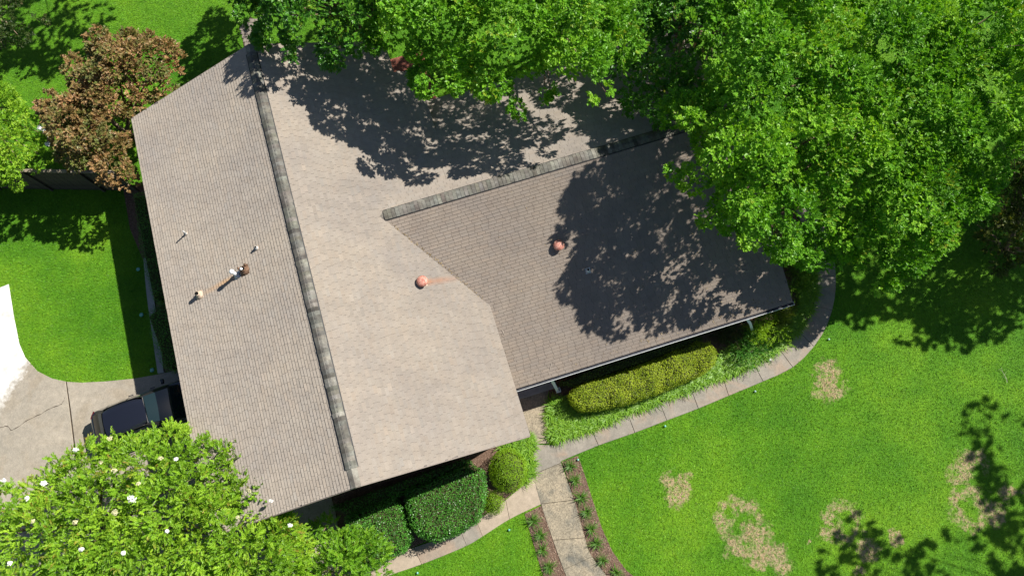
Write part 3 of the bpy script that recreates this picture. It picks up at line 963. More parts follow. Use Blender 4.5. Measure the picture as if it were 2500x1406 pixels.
# ------------------------------------------------------------------ roof vents (parts of the house)
def surf(px, py, slope):
    p = wpt(px, py, slope)
    a, b = local(p)
    if slope == 'm':
        n = Vector((HE.x * PT * (1 if b > 0 else -1), HE.y * PT * (1 if b > 0 else -1), 1)).normalized()
    else:
        n = Vector((HU.x * WS_P, HU.y * WS_P, 1)).normalized()
    return p + n * .015, n
def flash(p, n, w, parent, mat='grey_metal'):
    a = HU3 - n * HU3.dot(n); a.normalize(); b = n.cross(a)
    q = [p + a * x * w + b * y * w for x, y in ((-1, -1), (1, -1), (1, 1), (-1, 1))]
    MB().hexa([x - n * .012 for x in q], [x + n * .008 for x in q]).build('flashing', M[mat], parent)
def mushroom(px, py, slope, label):
    p, n = surf(px, py, slope)
    e = MB().lathe(p - n * .05, [(.13, 0), (.13, .20)], 18).build('roof_vent', M['tan_metal'], house, True)
    e['label'] = label
    flash(p, n, .145, e, 'tan_metal')
    MB().lathe(p + Vector((0, 0, .15)), [(.195, .0), (.215, .02), (.21, .055), (.185, .085), (.14, .115), (.08, .135), (.02, .142)], 26).build('cap', M['red'], e, True)
mushroom(1032, 690, 'm', 'faded red mushroom vent on the pale eastern slope')
mushroom(1364, 602, 'w', 'faded red mushroom vent on the brown wing slope')
def pipe(px, py, slope, r, h, mat, label, boot='grey_metal', lean=(0, 0), bell=True, hole=True):
    p, n = surf(px, py, slope)
    ax = Vector((lean[0], lean[1], 1)).normalized()
    e = MB().lathe(p - ax * .05, [(r, 0), (r, h + .05)], 14, ax).build('vent_pipe', M[mat], house, True)
    e['label'] = label
    flash(p, n, r * 1.7 + .02, e, 'tan_metal' if boot == 'pale_pipe' else boot)
    if bell: MB().lathe(p, [(r * 2.1, .0), (r * 1.7, .04), (r * 1.12, .10)], 14, n).build('boot', M[boot], e, True)
    if hole: MB().lathe(p + ax * (h - .002), [(r * .8, 0), (r * .8, .006)], 14, ax).build('opening', M['blackhole'], e)  # black disc painted for the unlit hollow of the closed pipe
    return e, p, n
pipe(456, 571, 'm', .030, .30, 'pale_pipe', 'thin white vent pipe near the western eave', 'pale_pipe', hole=False)
pipe(628, 606, 'm', .04, .14, 'pale_pipe', 'short white vent pipe with a black opening near the ridge', 'pale_pipe')
pipe(488, 720, 'm', .085, .24, 'tan_metal', 'tan flue stub with a dark opening at the end of the rust stain', 'tan_metal')
e, p, n = pipe(580, 672, 'm', .065, .42, 'white', 'white capped vent pipe beside the rusty flue', 'grey_metal', lean=(-.08, .02), hole=False)
MB().lathe(p + Vector((-.035, .01, .40)), [(.085, 0), (.088, .05), (.05, .085), (.01, .095)], 14).build('cap', M['white'], e, True)
e, p, n = pipe(598, 660, 'm', .10, .22, 'rust_brown', 'rusty brown flue with three dark stubs', 'rust_brown')
for dx, dy, h in ((-.16, .02, .26), (.05, .17, .24), (.16, .02, .14)):
    q = p + Vector((dx, dy, -.05))
    k = MB().lathe(q, [(.042, 0), (.042, h)], 10).build('stub', M['rust_brown'], e, True)
MB().lathe(p + Vector((-.03, -.02, .22)), [(.05, 0), (.05, .05), (.02, .06)], 10).build('cap', M['white'], e, True)
pipe(1435, 661, 'w', .05, .14, 'grey_metal', 'short blue-grey vent pipe in the tree shade on the wing', 'grey_metal')

# ------------------------------------------------------------------ fence
f0, f1 = at(-320, 455, 0), at(345, 466, 0)
fd = (f1 - f0); FLN = fd.length; fd.normalize(); fn = Vector((fd.y, -fd.x, 0))     # fn points to the house lawn
fence = empty('wood_fence', f0)
tag(fence, 'weathered wooden board fence behind the west lawn, with a flat cap rail', 'fence')
nb = int(FLN / .145)
bprot = []
for k in range(4):
    h = 2.02 + random.uniform(-.02, .02)
    w = .138 + random.uniform(-.006, .004)
    t = random.uniform(.016, .022)
    mb = MB().hexa([f0 + fd * 0, f0 + fd * w, f0 + fd * w - fn * t, f0 - fn * t], [f0 + fd * 0 + Vector((0, 0, h)), f0 + fd * w + Vector((0, 0, h)), f0 + fd * w - fn * t + Vector((0, 0, h)), f0 - fn * t + Vector((0, 0, h))])
    bprot.append(mb.build('board', M['fence'], fence, origin=f0))
for i in range(4, nb):
    o = bprot[i % 4].copy(); scene.collection.objects.link(o)
    o.location = fd * (i * .145) + fn * random.uniform(-.006, .006) + Vector((0, 0, random.uniform(-.015, .015)))
    o.rotation_euler = (0, 0, random.uniform(-.015, .015))
for i in range(4): bprot[i].location = fd * (i * .145)
for i in range(int(FLN / 2.4) + 1):
    q = f0 + fd * min(i * 2.4 + 1.35, FLN - .1) + fn * .05
    e = fd * .05; g_ = fn * .045
    MB().hexa([q - e - g_, q + e - g_, q + e + g_, q - e + g_], [x + Vector((0, 0, 2.0)) for x in (q - e - g_, q + e - g_, q + e + g_, q - e + g_)]).build('post', M['fence'], fence)
for z in (.35, 1.1, 1.8):
    q0, q1 = f0 - fn * .045 + Vector((0, 0, z)), f1 - fn * .045 + Vector((0, 0, z))
    MB().hexa([q0, q1, q1 + fn * .02, q0 + fn * .02], [x + Vector((0, 0, .09)) for x in (q0, q1, q1 + fn * .02, q0 + fn * .02)]).build('rail', M['fence'], fence)
for i in range(int(FLN / 2.4) + 1):
    s0 = max(0, i * 2.4 - 1.05) + .01; s1 = min(FLN, i * 2.4 + 1.35) - .01
    q0, q1 = f0 + fd * s0 + Vector((0, 0, 2.05)), f0 + fd * s1 + Vector((0, 0, 2.05 + random.uniform(-.01, .01)))
    MB().hexa([q0 - fn * .06, q1 - fn * .06, q1 + fn * .08, q0 + fn * .08], [x + Vector((0, 0, .035)) for x in (q0 - fn * .06, q1 - fn * .06, q1 + fn * .08, q0 + fn * .08)]).build('cap_rail', M['fence_cap'], fence)

# ------------------------------------------------------------------ car
def car_paint():
    m = NT('navy_car_paint')
    m.color((0.012, 0.014, 0.024)); m.rough(0.28, 0.5)
    m.b.inputs['Metallic'].default_value = 0.3
    m.b.inputs['Coat Weight'].default_value = 0.8; m.b.inputs['Coat Roughness'].default_value = 0.06
    m.b.inputs['Base Color'].default_value = (0.012, 0.014, 0.024, 1)
    return m.m
def car_glass():
    m = NT('tinted_glass')
    m.color((0.008, 0.018, 0.020)); m.rough(0.03, 0.7)
    m.b.inputs['Coat Weight'].default_value = 0.3; m.b.inputs['Coat Roughness'].default_value = 0.02
    return m.m
M['paint'] = car_paint(); M['cglass'] = car_glass()
M['rglass'] = simple('privacy_glass', (0.008, 0.016, 0.012), 0.08, 0.12, var=0.1, bump=0)
M['trimblack'] = simple('black_plastic', (0.012, 0.012, 0.013), 0.5, 0.4, var=0.1)
M['tyre'] = simple('tyre_rubber', (0.018, 0.018, 0.018), 0.85, 0.2, var=0.2)
M['alloy'] = simple('alloy_rim', (0.5, 0.5, 0.51), 0.3, 0.5, metal=0.9, var=0.05)
M['tail'] = simple('tail_lamp', (0.07, 0.006, 0.006), 0.15, 0.6, var=0.1)
M['head'] = simple('head_lamp', (0.6, 0.62, 0.65), 0.1, 0.7, var=0.05)
M['chrome'] = simple('satin_strip', (0.35, 0.36, 0.38), 0.25, 0.6, metal=0.8, var=0.05)
car_c = at(263, 1012, 1.65)                          # rear edge of the roof, centre
cang = math.atan2(.646, 1.555) - 0.03
cx_ = Vector((math.cos(cang), math.sin(cang), 0)); cy_ = Vector((-cx_.y, cx_.x, 0))
ca, cb_ = at(259, 997, 1.65), at(302, 1057, 1.65)
mid = (ca + cb_) / 2
# roof rear centre -> car origin: roof rear edge sits at x = -1.55
carO = Vector((mid.x, mid.y, 0)) - cx_ * (-1.40) + cx_ * ((cb_ - ca).dot(cx_) * -.5)
carO -= cx_ * .18
car = empty('parked_car', carO)
tag(car, 'dark navy sport utility car parked nose-in under the western eave', 'car')
def CP(x, y, z): return carO + cx_ * x + cy_ * y + Vector((0, 0, z))
# body lower loft: stations (x, half width, sill z, belt z)
stn = [(-2.32, .60, .45, .80), (-2.27, .78, .36, .98), (-2.12, .88, .30, 1.03), (-1.7, .925, .27, 1.04), (-1.0, .94, .26, 1.03), (0, .94, .26, 1.00), (.8, .935, .26, .99), (1.15, .925, .26, .985), (1.7, .90, .28, .94), (2.1, .84, .30, .88), (2.28, .70, .36, .80), (2.34, .52, .42, .70)]
V, F = [], []
for x, w, z0, z1 in stn:
    half = [(w * .86, z0), (w * .97, z0 + .08), (w, (z0 + z1) / 2), (w * .985, z1 - .16), (w * .94, z1 - .03), (w * .80, z1), (w * .4, z1 + .02)]
    ring = half + [(-y, z) for y, z in half[::-1]]
    V += [CP(x, y, z) for y, z in ring]
nr = 14
for i in range(len(stn) - 1):
    for k in range(nr):
        F.append([i * nr + k, (i + 1) * nr + k, (i + 1) * nr + (k + 1) % nr, i * nr + (k + 1) % nr])
F.append(list(range(nr))); F.append([(len(stn) - 1) * nr + k for k in range(nr)][::-1])
body = mesh_obj('body', V, F, M['paint'], car, True)
ss = body.modifiers.new('sub', 'SUBSURF'); ss.levels = 2; ss.render_levels = 2
# greenhouse pillars and roof as a loft from belt to roof
def ring_pts(lst): return [CP(x, y, z) for x, y, z in lst]
bot = [(-2.12, .60, 1.02), (-2.0, .78, 1.02), (-.6, .86, 1.02), (.85, .84, 1.0), (1.40, .70, .99)]
top = [(-1.42, .50, 1.60), (-1.32, .575, 1.615), (-.6, .60, 1.665), (.10, .575, 1.645), (.20, .52, 1.63)]
mid_ = [(b[0] * .45 + t[0] * .55, b[1] * .42 + t[1] * .58 + .02, b[2] * .45 + t[2] * .55) for b, t in zip(bot, top)]
def full(l): return l + [(x, -y, z) for x, y, z in l[::-1]]
rings = [full(bot), full(mid_), full(top)]
V = [CP(*p) for r in rings for p in r]
F = []
for i in range(2):
    for k in range(10):
        F.append([i * 10 + k, i * 10 + (k + 1) % 10, (i + 1) * 10 + (k + 1) % 10, (i + 1) * 10 + k])
mesh_obj('pillars', V, F, M['trimblack'], car)
# curved roof skin
V, F = [], []
xs = [-1.46, -1.3, -.9, -.5, -.1, .10, .22]
for x in xs:
    t = (x + 1.46) / 1.68
    w = .50 + .11 * math.sin(math.pi * min(max(t, 0), 1)) ** .6 - (.0 if t < .9 else .03)
    zc = 1.62 + .065 * math.sin(math.pi * (t * .8 + .12))
    for yy in (-1, -.93, -.6, 0, .6, .93, 1):
        V.append(CP(x - .05 * yy * yy * (1 if t > .5 else -1.2), w * yy, zc - .012 * yy ** 2 - (.03 if abs(yy) == 1 else 0)))
for i in range(len(xs) - 1):
    for k in range(6):
        F.append([i * 7 + k, (i + 1) * 7 + k, (i + 1) * 7 + k + 1, i * 7 + k + 1])
mesh_obj('roof', V, F, M['paint'], car, True)
def grid_glass(name, A, B, C, D, bulge, nu=6, nv=4, mat='cglass'):
    V, F = [], []
    nrm = (Vector(B) - Vector(A)).cross(Vector(D) - Vector(A)).normalized()
    for j in range(nv + 1):
        for i in range(nu + 1):
            u, v = i / nu, j / nv
            p = (Vector(A).lerp(Vector(B), u)).lerp(Vector(D).lerp(Vector(C), u), v)
            p += nrm * bulge * (4 * u * (1 - u) * .6 + 4 * v * (1 - v) * .4) + nrm * .012
            V.append(CP(*p))
    for j in range(nv):
        for i in range(nu):
            F.append([j * (nu + 1) + i, j * (nu + 1) + i + 1, (j + 1) * (nu + 1) + i + 1, (j + 1) * (nu + 1) + i])
    return mesh_obj(name, V, F, M[mat], car, True)
grid_glass('windshield', (1.42, -.70, 1.0), (1.42, .70, 1.0), (.24, .54, 1.625), (.24, -.54, 1.625), .10)
grid_glass('rear_window', (-2.08, .66, 1.08), (-2.08, -.66, 1.08), (-1.46, -.50, 1.60), (-1.46, .50, 1.60), .05, mat='rglass')
for s in (1, -1):
    q = lambda x, y, z: (x, y * s, z)
    for nm, A_, B_, C_, D_ in (('side_window', (-.45, .862, 1.05), (.78, .842, 1.04), (.08, .60, 1.60), (-.42, .615, 1.62)), ('side_window', (-1.35, .835, 1.06), (-.52, .862, 1.05), (-.50, .615, 1.62), (-1.25, .60, 1.60)), ('side_window', (-1.92, .79, 1.07), (-1.42, .832, 1.06), (-1.27, .60, 1.59), (-1.42, .58, 1.57))):
        if s > 0: grid_glass(nm, q(*B_), q(*A_), q(*D_), q(*C_), .02, 3, 2)
        else: grid_glass(nm, q(*A_), q(*B_), q(*C_), q(*D_), .02, 3, 2)
    MB().tube([CP(-1.36, s * .575, 1.64), CP(-1.2, s * .585, 1.685), CP(-.5, s * .60, 1.725), CP(.0, s * .58, 1.705), CP(.14, s * .565, 1.665)], [.012, .018, .018, .018, .012], 6).build('roof_rail', M['trimblack'], car, True)
    mir = MB().hexa([CP(.78, s * .93, .98), CP(.90, s * .93, .98), CP(.93, s * 1.12, 1.0), CP(.80, s * 1.13, 1.0)], [CP(.78, s * .93, 1.10), CP(.90, s * .93, 1.10), CP(.93, s * 1.12, 1.16), CP(.80, s * 1.13, 1.16)]).build('mirror', M['paint'], car, True)
    bv = mir.modifiers.new('b', 'BEVEL'); bv.width = .03; bv.segments = 3
    MB().hexa([CP(-2.30, s * .60, .78), CP(-2.10, s * .86, .78), CP(-2.06, s * .80, .78), CP(-2.20, s * .56, .78)], [CP(-2.25, s * .60, 1.0), CP(-2.08, s * .86, 1.0), CP(-2.04, s * .80, 1.0), CP(-2.18, s * .56, 1.0)]).build('tail_light', M['tail'], car)
    MB().hexa([CP(2.30, s * .45, .66), CP(2.12, s * .82, .66), CP(2.0, s * .78, .66), CP(2.2, s * .42, .66)], [CP(2.26, s * .45, .80), CP(2.08, s * .82, .84), CP(1.98, s * .78, .84), CP(2.15, s * .42, .80)]).build('headlight', M['head'], car)
    for x in (-1.42, 1.42):
        wc = CP(x, s * .80, .34)
        w = MB().lathe(wc - cy_ * .11, [(.22, 0), (.33, .01), (.345, .05), (.345, .17), (.33, .21), (.22, .22)], 24, cy_).build('wheel', M['tyre'], car, True)
        MB().lathe(wc + cy_ * (.085 * s), [(.22, 0), (.215, .02 * s), (.10, .028 * s), (.03, .03 * s)], 20, cy_).build('rim', M['alloy'], w, True)
    for x in (-.55, .35):
        MB().hexa([CP(x - .1, s * .945, .90), CP(x + .1, s * .945, .90), CP(x + .1, s * .975, .90), CP(x - .1, s * .975, .90)], [CP(x - .1, s * .945, .93), CP(x + .1, s * .945, .93), CP(x + .1, s * .975, .93), CP(x - .1, s * .975, .93)]).build('door_handle', M['paint'], car)
MB().tube([CP(-2.24, -.74, .70), CP(-2.36, -.5, .71), CP(-2.40, 0, .715), CP(-2.36, .5, .71), CP(-2.24, .74, .70)], .045, 8).build('rear_bumper', M['paint'], car, True)

# ------------------------------------------------------------------ foliage
UPV = np.array([0, 0, 1.0])
def norm(a): return a / np.maximum(np.linalg.norm(a, axis=-1, keepdims=True), 1e-9)

def leaf_quads(base, d, nrm, length, width, fold=0.25):
    """diamond leaves folded along the midrib: base (n,3), direction, normal"""
    s = norm(np.cross(d, nrm))
    nn = np.cross(s, d)
    L, W = length[:, None], width[:, None]
    mid_ = base + d * L * .45
    V = np.stack([base, mid_ + s * W * .5 + nn * W * fold, base + d * L - nn * L * .08, mid_ - s * W * .5 + nn * W * fold], 1)
    return V.reshape(-1, 3)

def shoots_to_leaves(base, axis, length, leaves, leaf_len, tint, young, spread=0.9, flat=0.3, wratio=.5, young_col=(.30, .34, .03)):
    """base/axis (n,3); returns leaf quads + tint"""
    n = len(base)
    upr = norm(UPV[None] + rng.normal(0, flat, (n, 3)))
    side = norm(np.cross(axis, upr)); nn = norm(np.cross(side, axis))
    t = np.linspace(.15, 1.0, leaves)
    B = base[:, None] + axis[:, None] * (length[:, None] * t)[..., None] - UPV * (0.10 * length[:, None, None] * (t ** 2)[None, :, None])
    sgn = np.where(np.arange(leaves) % 2 == 0, 1.0, -1.0)
    ang = spread * (1 - .55 * t) + rng.normal(0, .18, (n, leaves))
    D = axis[:, None] * np.cos(ang)[..., None] + side[:, None] * (np.sin(ang) * sgn)[..., None] + rng.normal(0, .14, (n, leaves, 3))
    D = norm(D)
    N = norm(nn[:, None] * .6 + UPV * .55 + rng.normal(0, .25, (n, leaves, 3)))
    ll = leaf_len * rng.uniform(.7, 1.2, (n, leaves)) * (1.1 - .35 * t)
    V = leaf_quads(B.reshape(-1, 3), D.reshape(-1, 3), N.reshape(-1, 3), ll.ravel(), ll.ravel() * wratio)
    T = np.repeat(tint[:, None], leaves, 1)
    yk = (young[:, None] * np.clip((t[None] - .25) * 1.6, 0, 1))[..., None]
    T = T * (1 - yk) + np.array(young_col) * yk
    T = T * rng.normal(1, .10, (n, leaves, 1))
    T = np.clip(np.repeat(T.reshape(-1, 3), 4, 0), .004, .9)
    return V, T

def clumps_to_shoots(C, A, R, nsh, len_rng=(.7, 1.15), open_=.85, back=.35):
    n = len(C)
    d = norm(A[:, None] * 1.0 + rng.normal(0, open_, (n, nsh, 3)))
    base = C[:, None] - A[:, None] * (R * back)[:, None, None] + d * (R[:, None] * rng.uniform(.05, .45, (n, nsh)))[..., None]
    ln = R[:, None] * rng.uniform(*len_rng, (n, nsh))
    return base.reshape(-1, 3), d.reshape(-1, 3), ln.ravel()

def poisson(poly, r, tries=14):
    """roughly even scatter in a polygon"""
    A = np.array([p[:2] for p in poly], float); lo = A.min(0)
    n = int(poly_area(poly) / (r * r * .72)) * tries
    P = sample_poly(poly, n)
    grid = {}; out = []
    for p in P:
        k = (int((p[0] - lo[0]) / r), int((p[1] - lo[1]) / r))
        ok = True
        for i in (-1, 0, 1):
            for j in (-1, 0, 1):
                for q in grid.get((k[0] + i, k[1] + j), ()):
                    if (q[0] - p[0]) ** 2 + (q[1] - p[1]) ** 2 < r * r: ok = False; break
                if not ok: break
            if not ok: break
        if ok:
            grid.setdefault(k, []).append(p); out.append(p)
    return np.array(out)

def make_tree(name, label, cat, outline, z_ref, z_edge, dome, dscale, lobe_r, spacing, dens, shoot_len, nleaf, leaf_len, cols, trunk_xy, seed,
              mat='leaf', layers=((0, 1.0), (1.2, .9)), young=.12, young_col=(.30, .34, .03), wratio=.6, jit=.45, flat=.3, limbs=26, limb_r=.07, hole=-.9, up=.35):
    """outline: photo positions (x, y[, height]) of the crown edge; the crown is made of rounded lobes covered in leafy shoots"""
    oz = np.array([q[2] if len(q) > 2 else z_ref for q in outline], float)
    poly = [tuple(at(q[0], q[1], h)[:2]) for q, h in zip(outline, oz)]
    pa_ = np.array(poly)
    tc = Vector((trunk_xy[0], trunk_xy[1], 0))
    root = empty(name, tc)
    tag(root, label, cat)
    Cs, As, Rs = [], [], []
    for li, (dz, den) in enumerate(layers):
        P = poisson(poly, spacing / math.sqrt(den))
        d, ind = edge_dist(P, poly)
        R = lobe_r * rng.uniform(.65, 1.3, len(P))
        m = d > R * .25
        P, d, ind, R = P[m], d[m], ind[m], R[m]
        R = np.minimum(R, np.maximum(d * 1.25, lobe_r * .32))
        wgt = 1 / (np.linalg.norm(P[:, None] - pa_[None], axis=2) + .3) ** 3
        ze = (wgt * oz[None]).sum(1) / wgt.sum(1) + (z_edge - z_ref)
        z = ze + dome * (1 - np.exp(-np.maximum(d - lobe_r * .4, 0) / dscale)) + rng.normal(0, jit, len(P)) * np.clip(d, .4, 1) - dz * np.clip(d / 2.0, .25, 1)
        keep = vnoise(P[:, 0] * .55 + 3, P[:, 1] * .55 + 7, seed + 2 + li * 7) > hole
        A = norm(np.column_stack([-ind * (np.exp(-d / dscale) * 1.2)[:, None], np.full(len(P), .9)]) + rng.normal(0, .2, (len(P), 3)))
        Cs.append(np.column_stack([P, z])[keep]); As.append(A[keep]); Rs.append(R[keep])
    C, A, R = np.vstack(Cs), np.vstack(As), np.concatenate(Rs)
    cnt = np.maximum((2.6 * math.pi * R * R * dens).astype(int), 6)
    ci = np.repeat(np.arange(len(C)), cnt)
    n = len(ci)
    u = norm(rng.normal(0, 1, (n, 3)))
    dot = (u * A[ci]).sum(1)
    fl = dot < -.3
    u[fl] -= (2 * dot[fl])[:, None] * A[ci][fl]
    asp = rng.uniform(.75, 1.3, (len(C), 3)); asp[:, 2] *= .8
    lump = 1 + .16 * np.sin(u[:, 0] * 7 + ci * 1.3) * np.sin(u[:, 1] * 6 + ci * 2.1)
    rr = np.where(rng.random(n) < .22, rng.uniform(.35, .85, n), rng.uniform(.84, 1.04, n)) * lump
    base = C[ci] + u * asp[ci] * (R[ci] * rr)[:, None]
    ax = norm(u * .75 + A[ci] * up + rng.normal(0, .38, (n, 3)))
    ln = shoot_len * rng.uniform(.6, 1.35, n)
    base = base - ax * (ln * .4)[:, None]
    kc = np.clip(rng.normal(.5, .22, len(C)), 0, 1)[ci]; ks = np.clip(kc + rng.normal(0, .20, n), 0, 1)
    ca_, cb2, cc = (np.array(c) for c in cols)
    T = np.where(ks[:, None] < .5, ca_ + (cb2 - ca_) * (ks[:, None] * 2), cb2 + (cc - cb2) * (ks[:, None] * 2 - 1))
    yc = (rng.random(len(C)) < young * 1.6)[ci] & (dot > .45)
    y = np.where(yc & (rng.random(n) < .6), rng.uniform(.3, 1, n), np.where(rng.random(n) < young * .3, rng.uniform(.1, .7, n), 0))
    V, TT = shoots_to_leaves(base, ax, ln, nleaf, leaf_len, T, y, flat=flat, wratio=wratio, young_col=young_col)
    crown = np_mesh('crown', V, np.arange(len(V)).reshape(-1, 4), M[mat], root, TT, 'stuff')
    # trunk with limbs
    mb = MB()
    hz = float(np.median(C[:, 2])) - .6
    tips = C[rng.choice(len(C), min(limbs, len(C)), replace=False)]
    nst = 3
    forks = []
    for k in range(nst):
        a = k * 2.1 + seed
        f_ = tc + Vector((math.cos(a) * .7, math.sin(a) * .7, hz * .55))
        mb.tube([tc + Vector((math.cos(a) * .10, math.sin(a) * .10, -.1)), tc + Vector((math.cos(a) * .25, math.sin(a) * .25, hz * .28)), f_], [.13, .10, .085], 8)
        forks.append(f_)
    for t in tips:
        t = Vector(t) - Vector((0, 0, .25))
        f_ = min(forks, key=lambda q: (q - t).length)
        m1 = f_.lerp(t, .5) + Vector((random.uniform(-.3, .3), random.uniform(-.3, .3), .25))
        mb.tube([f_, m1, t], [limb_r, limb_r * .6, .012], 6)
    mb.build('trunk', M['bark'], root, True)
    return root, C, poly

GREEN = ((.038, .140, .012), (.072, .225, .016), (.130, .315, .026))
GREEN2 = ((.085, .245, .014), (.155, .370, .022), (.260, .480, .036))
LIME = ((.130, .275, .014), (.215, .400, .022), (.330, .510, .038))
BRONZE = ((.130, .155, .038), (.225, .145, .052), (.370, .210, .092))

big_right = [(1735, 0, 8.0), (1640, 62, 8.0), (1690, 130, 8.0), (1690, 200, 7.9), (1622, 235, 7.8), (1625, 300, 7.6), (1628, 400, 7.3), (1680, 490, 7.0), (1760, 562, 6.9), (1865, 600, 6.6), (1960, 622, 5.7), (2030, 650, 4.3), (2100, 632, 4.0), (2170, 705, 3.4), (2235, 665, 3.5), (2315, 612, 3.8), (2370, 570, 4.2), (2390, 530, 4.5), (2450, 490, 4.8), (2500, 420, 5.2), (2515, 340, 5.6), (2575, 280, 6), (2575, -90, 6), (2150, -110, 7), (2000, -260, 8), (1740, -260, 8.0)]
make_tree('crape_myrtle', 'huge bright green tree spreading over the eastern end of the wing', 'tree', big_right, 6.0, 5.9, 2.3, 2.2, .70, .90, 46, .17, 6, .135, GREEN2, (14.2, 15.6), 11, young=.10, wratio=.66, hole=-2, layers=((0, 1.0), (1.2, .65), (2.4, .2)))
mid_top = [(890, -330, 6.5), (875, 40, 6.8), (940, 140, 7.2), (990, 160, 7.2), (1000, 225, 7.2), (1090, 255, 7.3), (1170, 225, 7.4), (1250, 265, 6.9), (1310, 302, 6.4), (1350, 225, 6.8), (1400, 245, 6.8), (1470, 255, 6.8), (1505, 185, 7), (1552, 128, 7.2), (1552, 30, 7.2), (1530, -330, 7)]
make_tree('crape_myrtle', 'bright green tree overhanging the north slope of the wing roof', 'tree', mid_top, 7.0, 6.9, 2.4, 1.7, .66, .86, 48, .17, 6, .135, GREEN2, (1.3, 19.6), 23, young=.12, wratio=.66, hole=-2, layers=((0, 1.0), (1.1, .7)))
top_left = [(562, -200, 3.6), (565, -40, 3.7), (572, 22, 4.6), (592, 60, 5.2), (632, 112, 6.0), (685, 150, 6.3), (745, 160, 6.4), (790, 150, 6.5), (850, 160, 6.8), (885, 170, 6.9), (935, 148, 6.9), (960, 60, 6.8), (965, -200, 6.4)]
make_tree('crape_myrtle', 'dark green glossy tree over the north gable end of the house', 'tree', top_left, 5.5, 5.4, 1.7, 1.7, .60, .80, 46, .17, 6, .13, GREEN, (-6.9, 19.3), 37, young=.18, wratio=.64, hole=-2, layers=((0, 1.0), (1.1, .6)), mat='leaf_waxy')
dark_mid = [(1450, -150), (1490, 150), (1515, 285), (1590, 308), (1665, 290), (1780, 150), (1840, -150)]
make_tree('evergreen_tree', 'low dark green tree shaded in the gap between the two big trees', 'tree', dark_mid, 5.6, 5.5, .9, 1.5, .62, .88, 32, .17, 6, .13, GREEN, (7.4, 18.4), 41, young=.02, mat='leaf_waxy', wratio=.62)
front_left = [(-140, 1130), (0, 1185), (60, 1168), (120, 1138), (190, 1098), (235, 1072), (275, 1045), (300, 1068), (345, 1055), (375, 1012), (405, 1038), (440, 1034), (475, 1068), (525, 1064), (606, 1086), (640, 1108), (618, 1184), (676, 1158), (692, 1205), (688, 1236), (738, 1236), (735, 1290), (745, 1330), (765, 1480), (-140, 1500)]
t4, C4, poly4 = make_tree('crape_myrtle', 'lime green crape myrtle with white blossoms beside the driveway', 'tree', front_left, 4.0, 3.9, 1.4, 2.2, .54, .66, 27, .30, 16, .088, LIME, (-16.6, -2.2), 53, young=.16, young_col=(.36, .25, .05), wratio=.46, flat=.25, jit=.28, hole=-2, layers=((0, 1.0), (.8, 1.0), (1.7, .7)))
front_mid = [(690, 1320), (735, 1255), (790, 1270), (835, 1252), (885, 1282), (922, 1318), (958, 1352), (992, 1385), (965, 1440), (900, 1540), (660, 1540)]
make_tree('crape_myrtle', 'lower green crape myrtle between the blossoming tree and the clipped hedge', 'tree', front_mid, 2.6, 2.5, 1.0, 1.4, .46, .58, 32, .30, 15, .088, ((.095, .23, .013), (.155, .34, .018), (.24, .43, .028)), (-8.9, -4.4), 59, young=.08, young_col=(.34, .2, .05), wratio=.46, flat=.3, jit=.25)
bronze = [(78, 245), (118, 222), (165, 244), (184, 225), (144, 178), (132, 118), (180, 126), (214, 158), (208, 100), (220, 54), (250, 78), (285, 94), (302, 58), (348, 86), (390, 94), (425, 110), (450, 138), (432, 185), (415, 215), (350, 252), (304, 292), (308, 360), (322, 440), (322, 466), (280, 455), (228, 428), (148, 412), (118, 350), (104, 290)]
make_tree('bronze_maple', 'bronze-red leaved tree by the north-west corner of the roof', 'tree', bronze, 3.2, 3.1, 1.6, 1.3, .40, .56, 44, .15, 6, .115, BRONZE, (-18.3, 15.0), 61, mat='leaf_bronze', young=.36, young_col=(.17, .22, .040), wratio=.72, jit=.35, hole=-2, layers=((0, 1.0), (.8, 1.0), (1.6, .7)))
lime_w = [(-110, 190), (10, 210), (48, 236), (80, 282), (124, 318), (118, 390), (72, 418), (30, 448), (-110, 470)]
t6, C6, poly6 = make_tree('crape_myrtle', 'small lime green tree with white blossoms at the left end of the fence', 'tree', lime_w, 3.0, 2.9, .9, 1.4, .46, .62, 38, .17, 7, .11, LIME, (-25.6, 15.6), 67, young=.06, young_col=(.3, .32, .05), wratio=.6)
nw = [(-110, -110), (-100, 60), (0, 112), (50, 76), (76, 20), (84, -40), (60, -110)]
make_tree('evergreen_tree', 'dark tree cut off by the upper left corner', 'tree', nw, 3.2, 3.0, 1.0, 1.4, .50, .70, 32, .17, 6, .13, ((.03, .06, .012), (.05, .085, .018), (.09, .10, .03)), (-26.6, 22.2), 71, young=.15, young_col=(.18, .10, .06))
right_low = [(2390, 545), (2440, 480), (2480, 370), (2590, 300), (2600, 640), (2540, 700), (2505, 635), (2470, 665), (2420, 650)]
make_tree('understory_tree', 'dim low tree in deep shade at the right edge', 'tree', right_low, 1.9, 1.8, 1.0, 1.2, .46, .64, 32, .16, 6, .12, ((.05, .075, .012), (.08, .11, .018), (.12, .13, .025)), (20.6, 9.6), 79, young=.1, young_col=(.3, .28, .04))
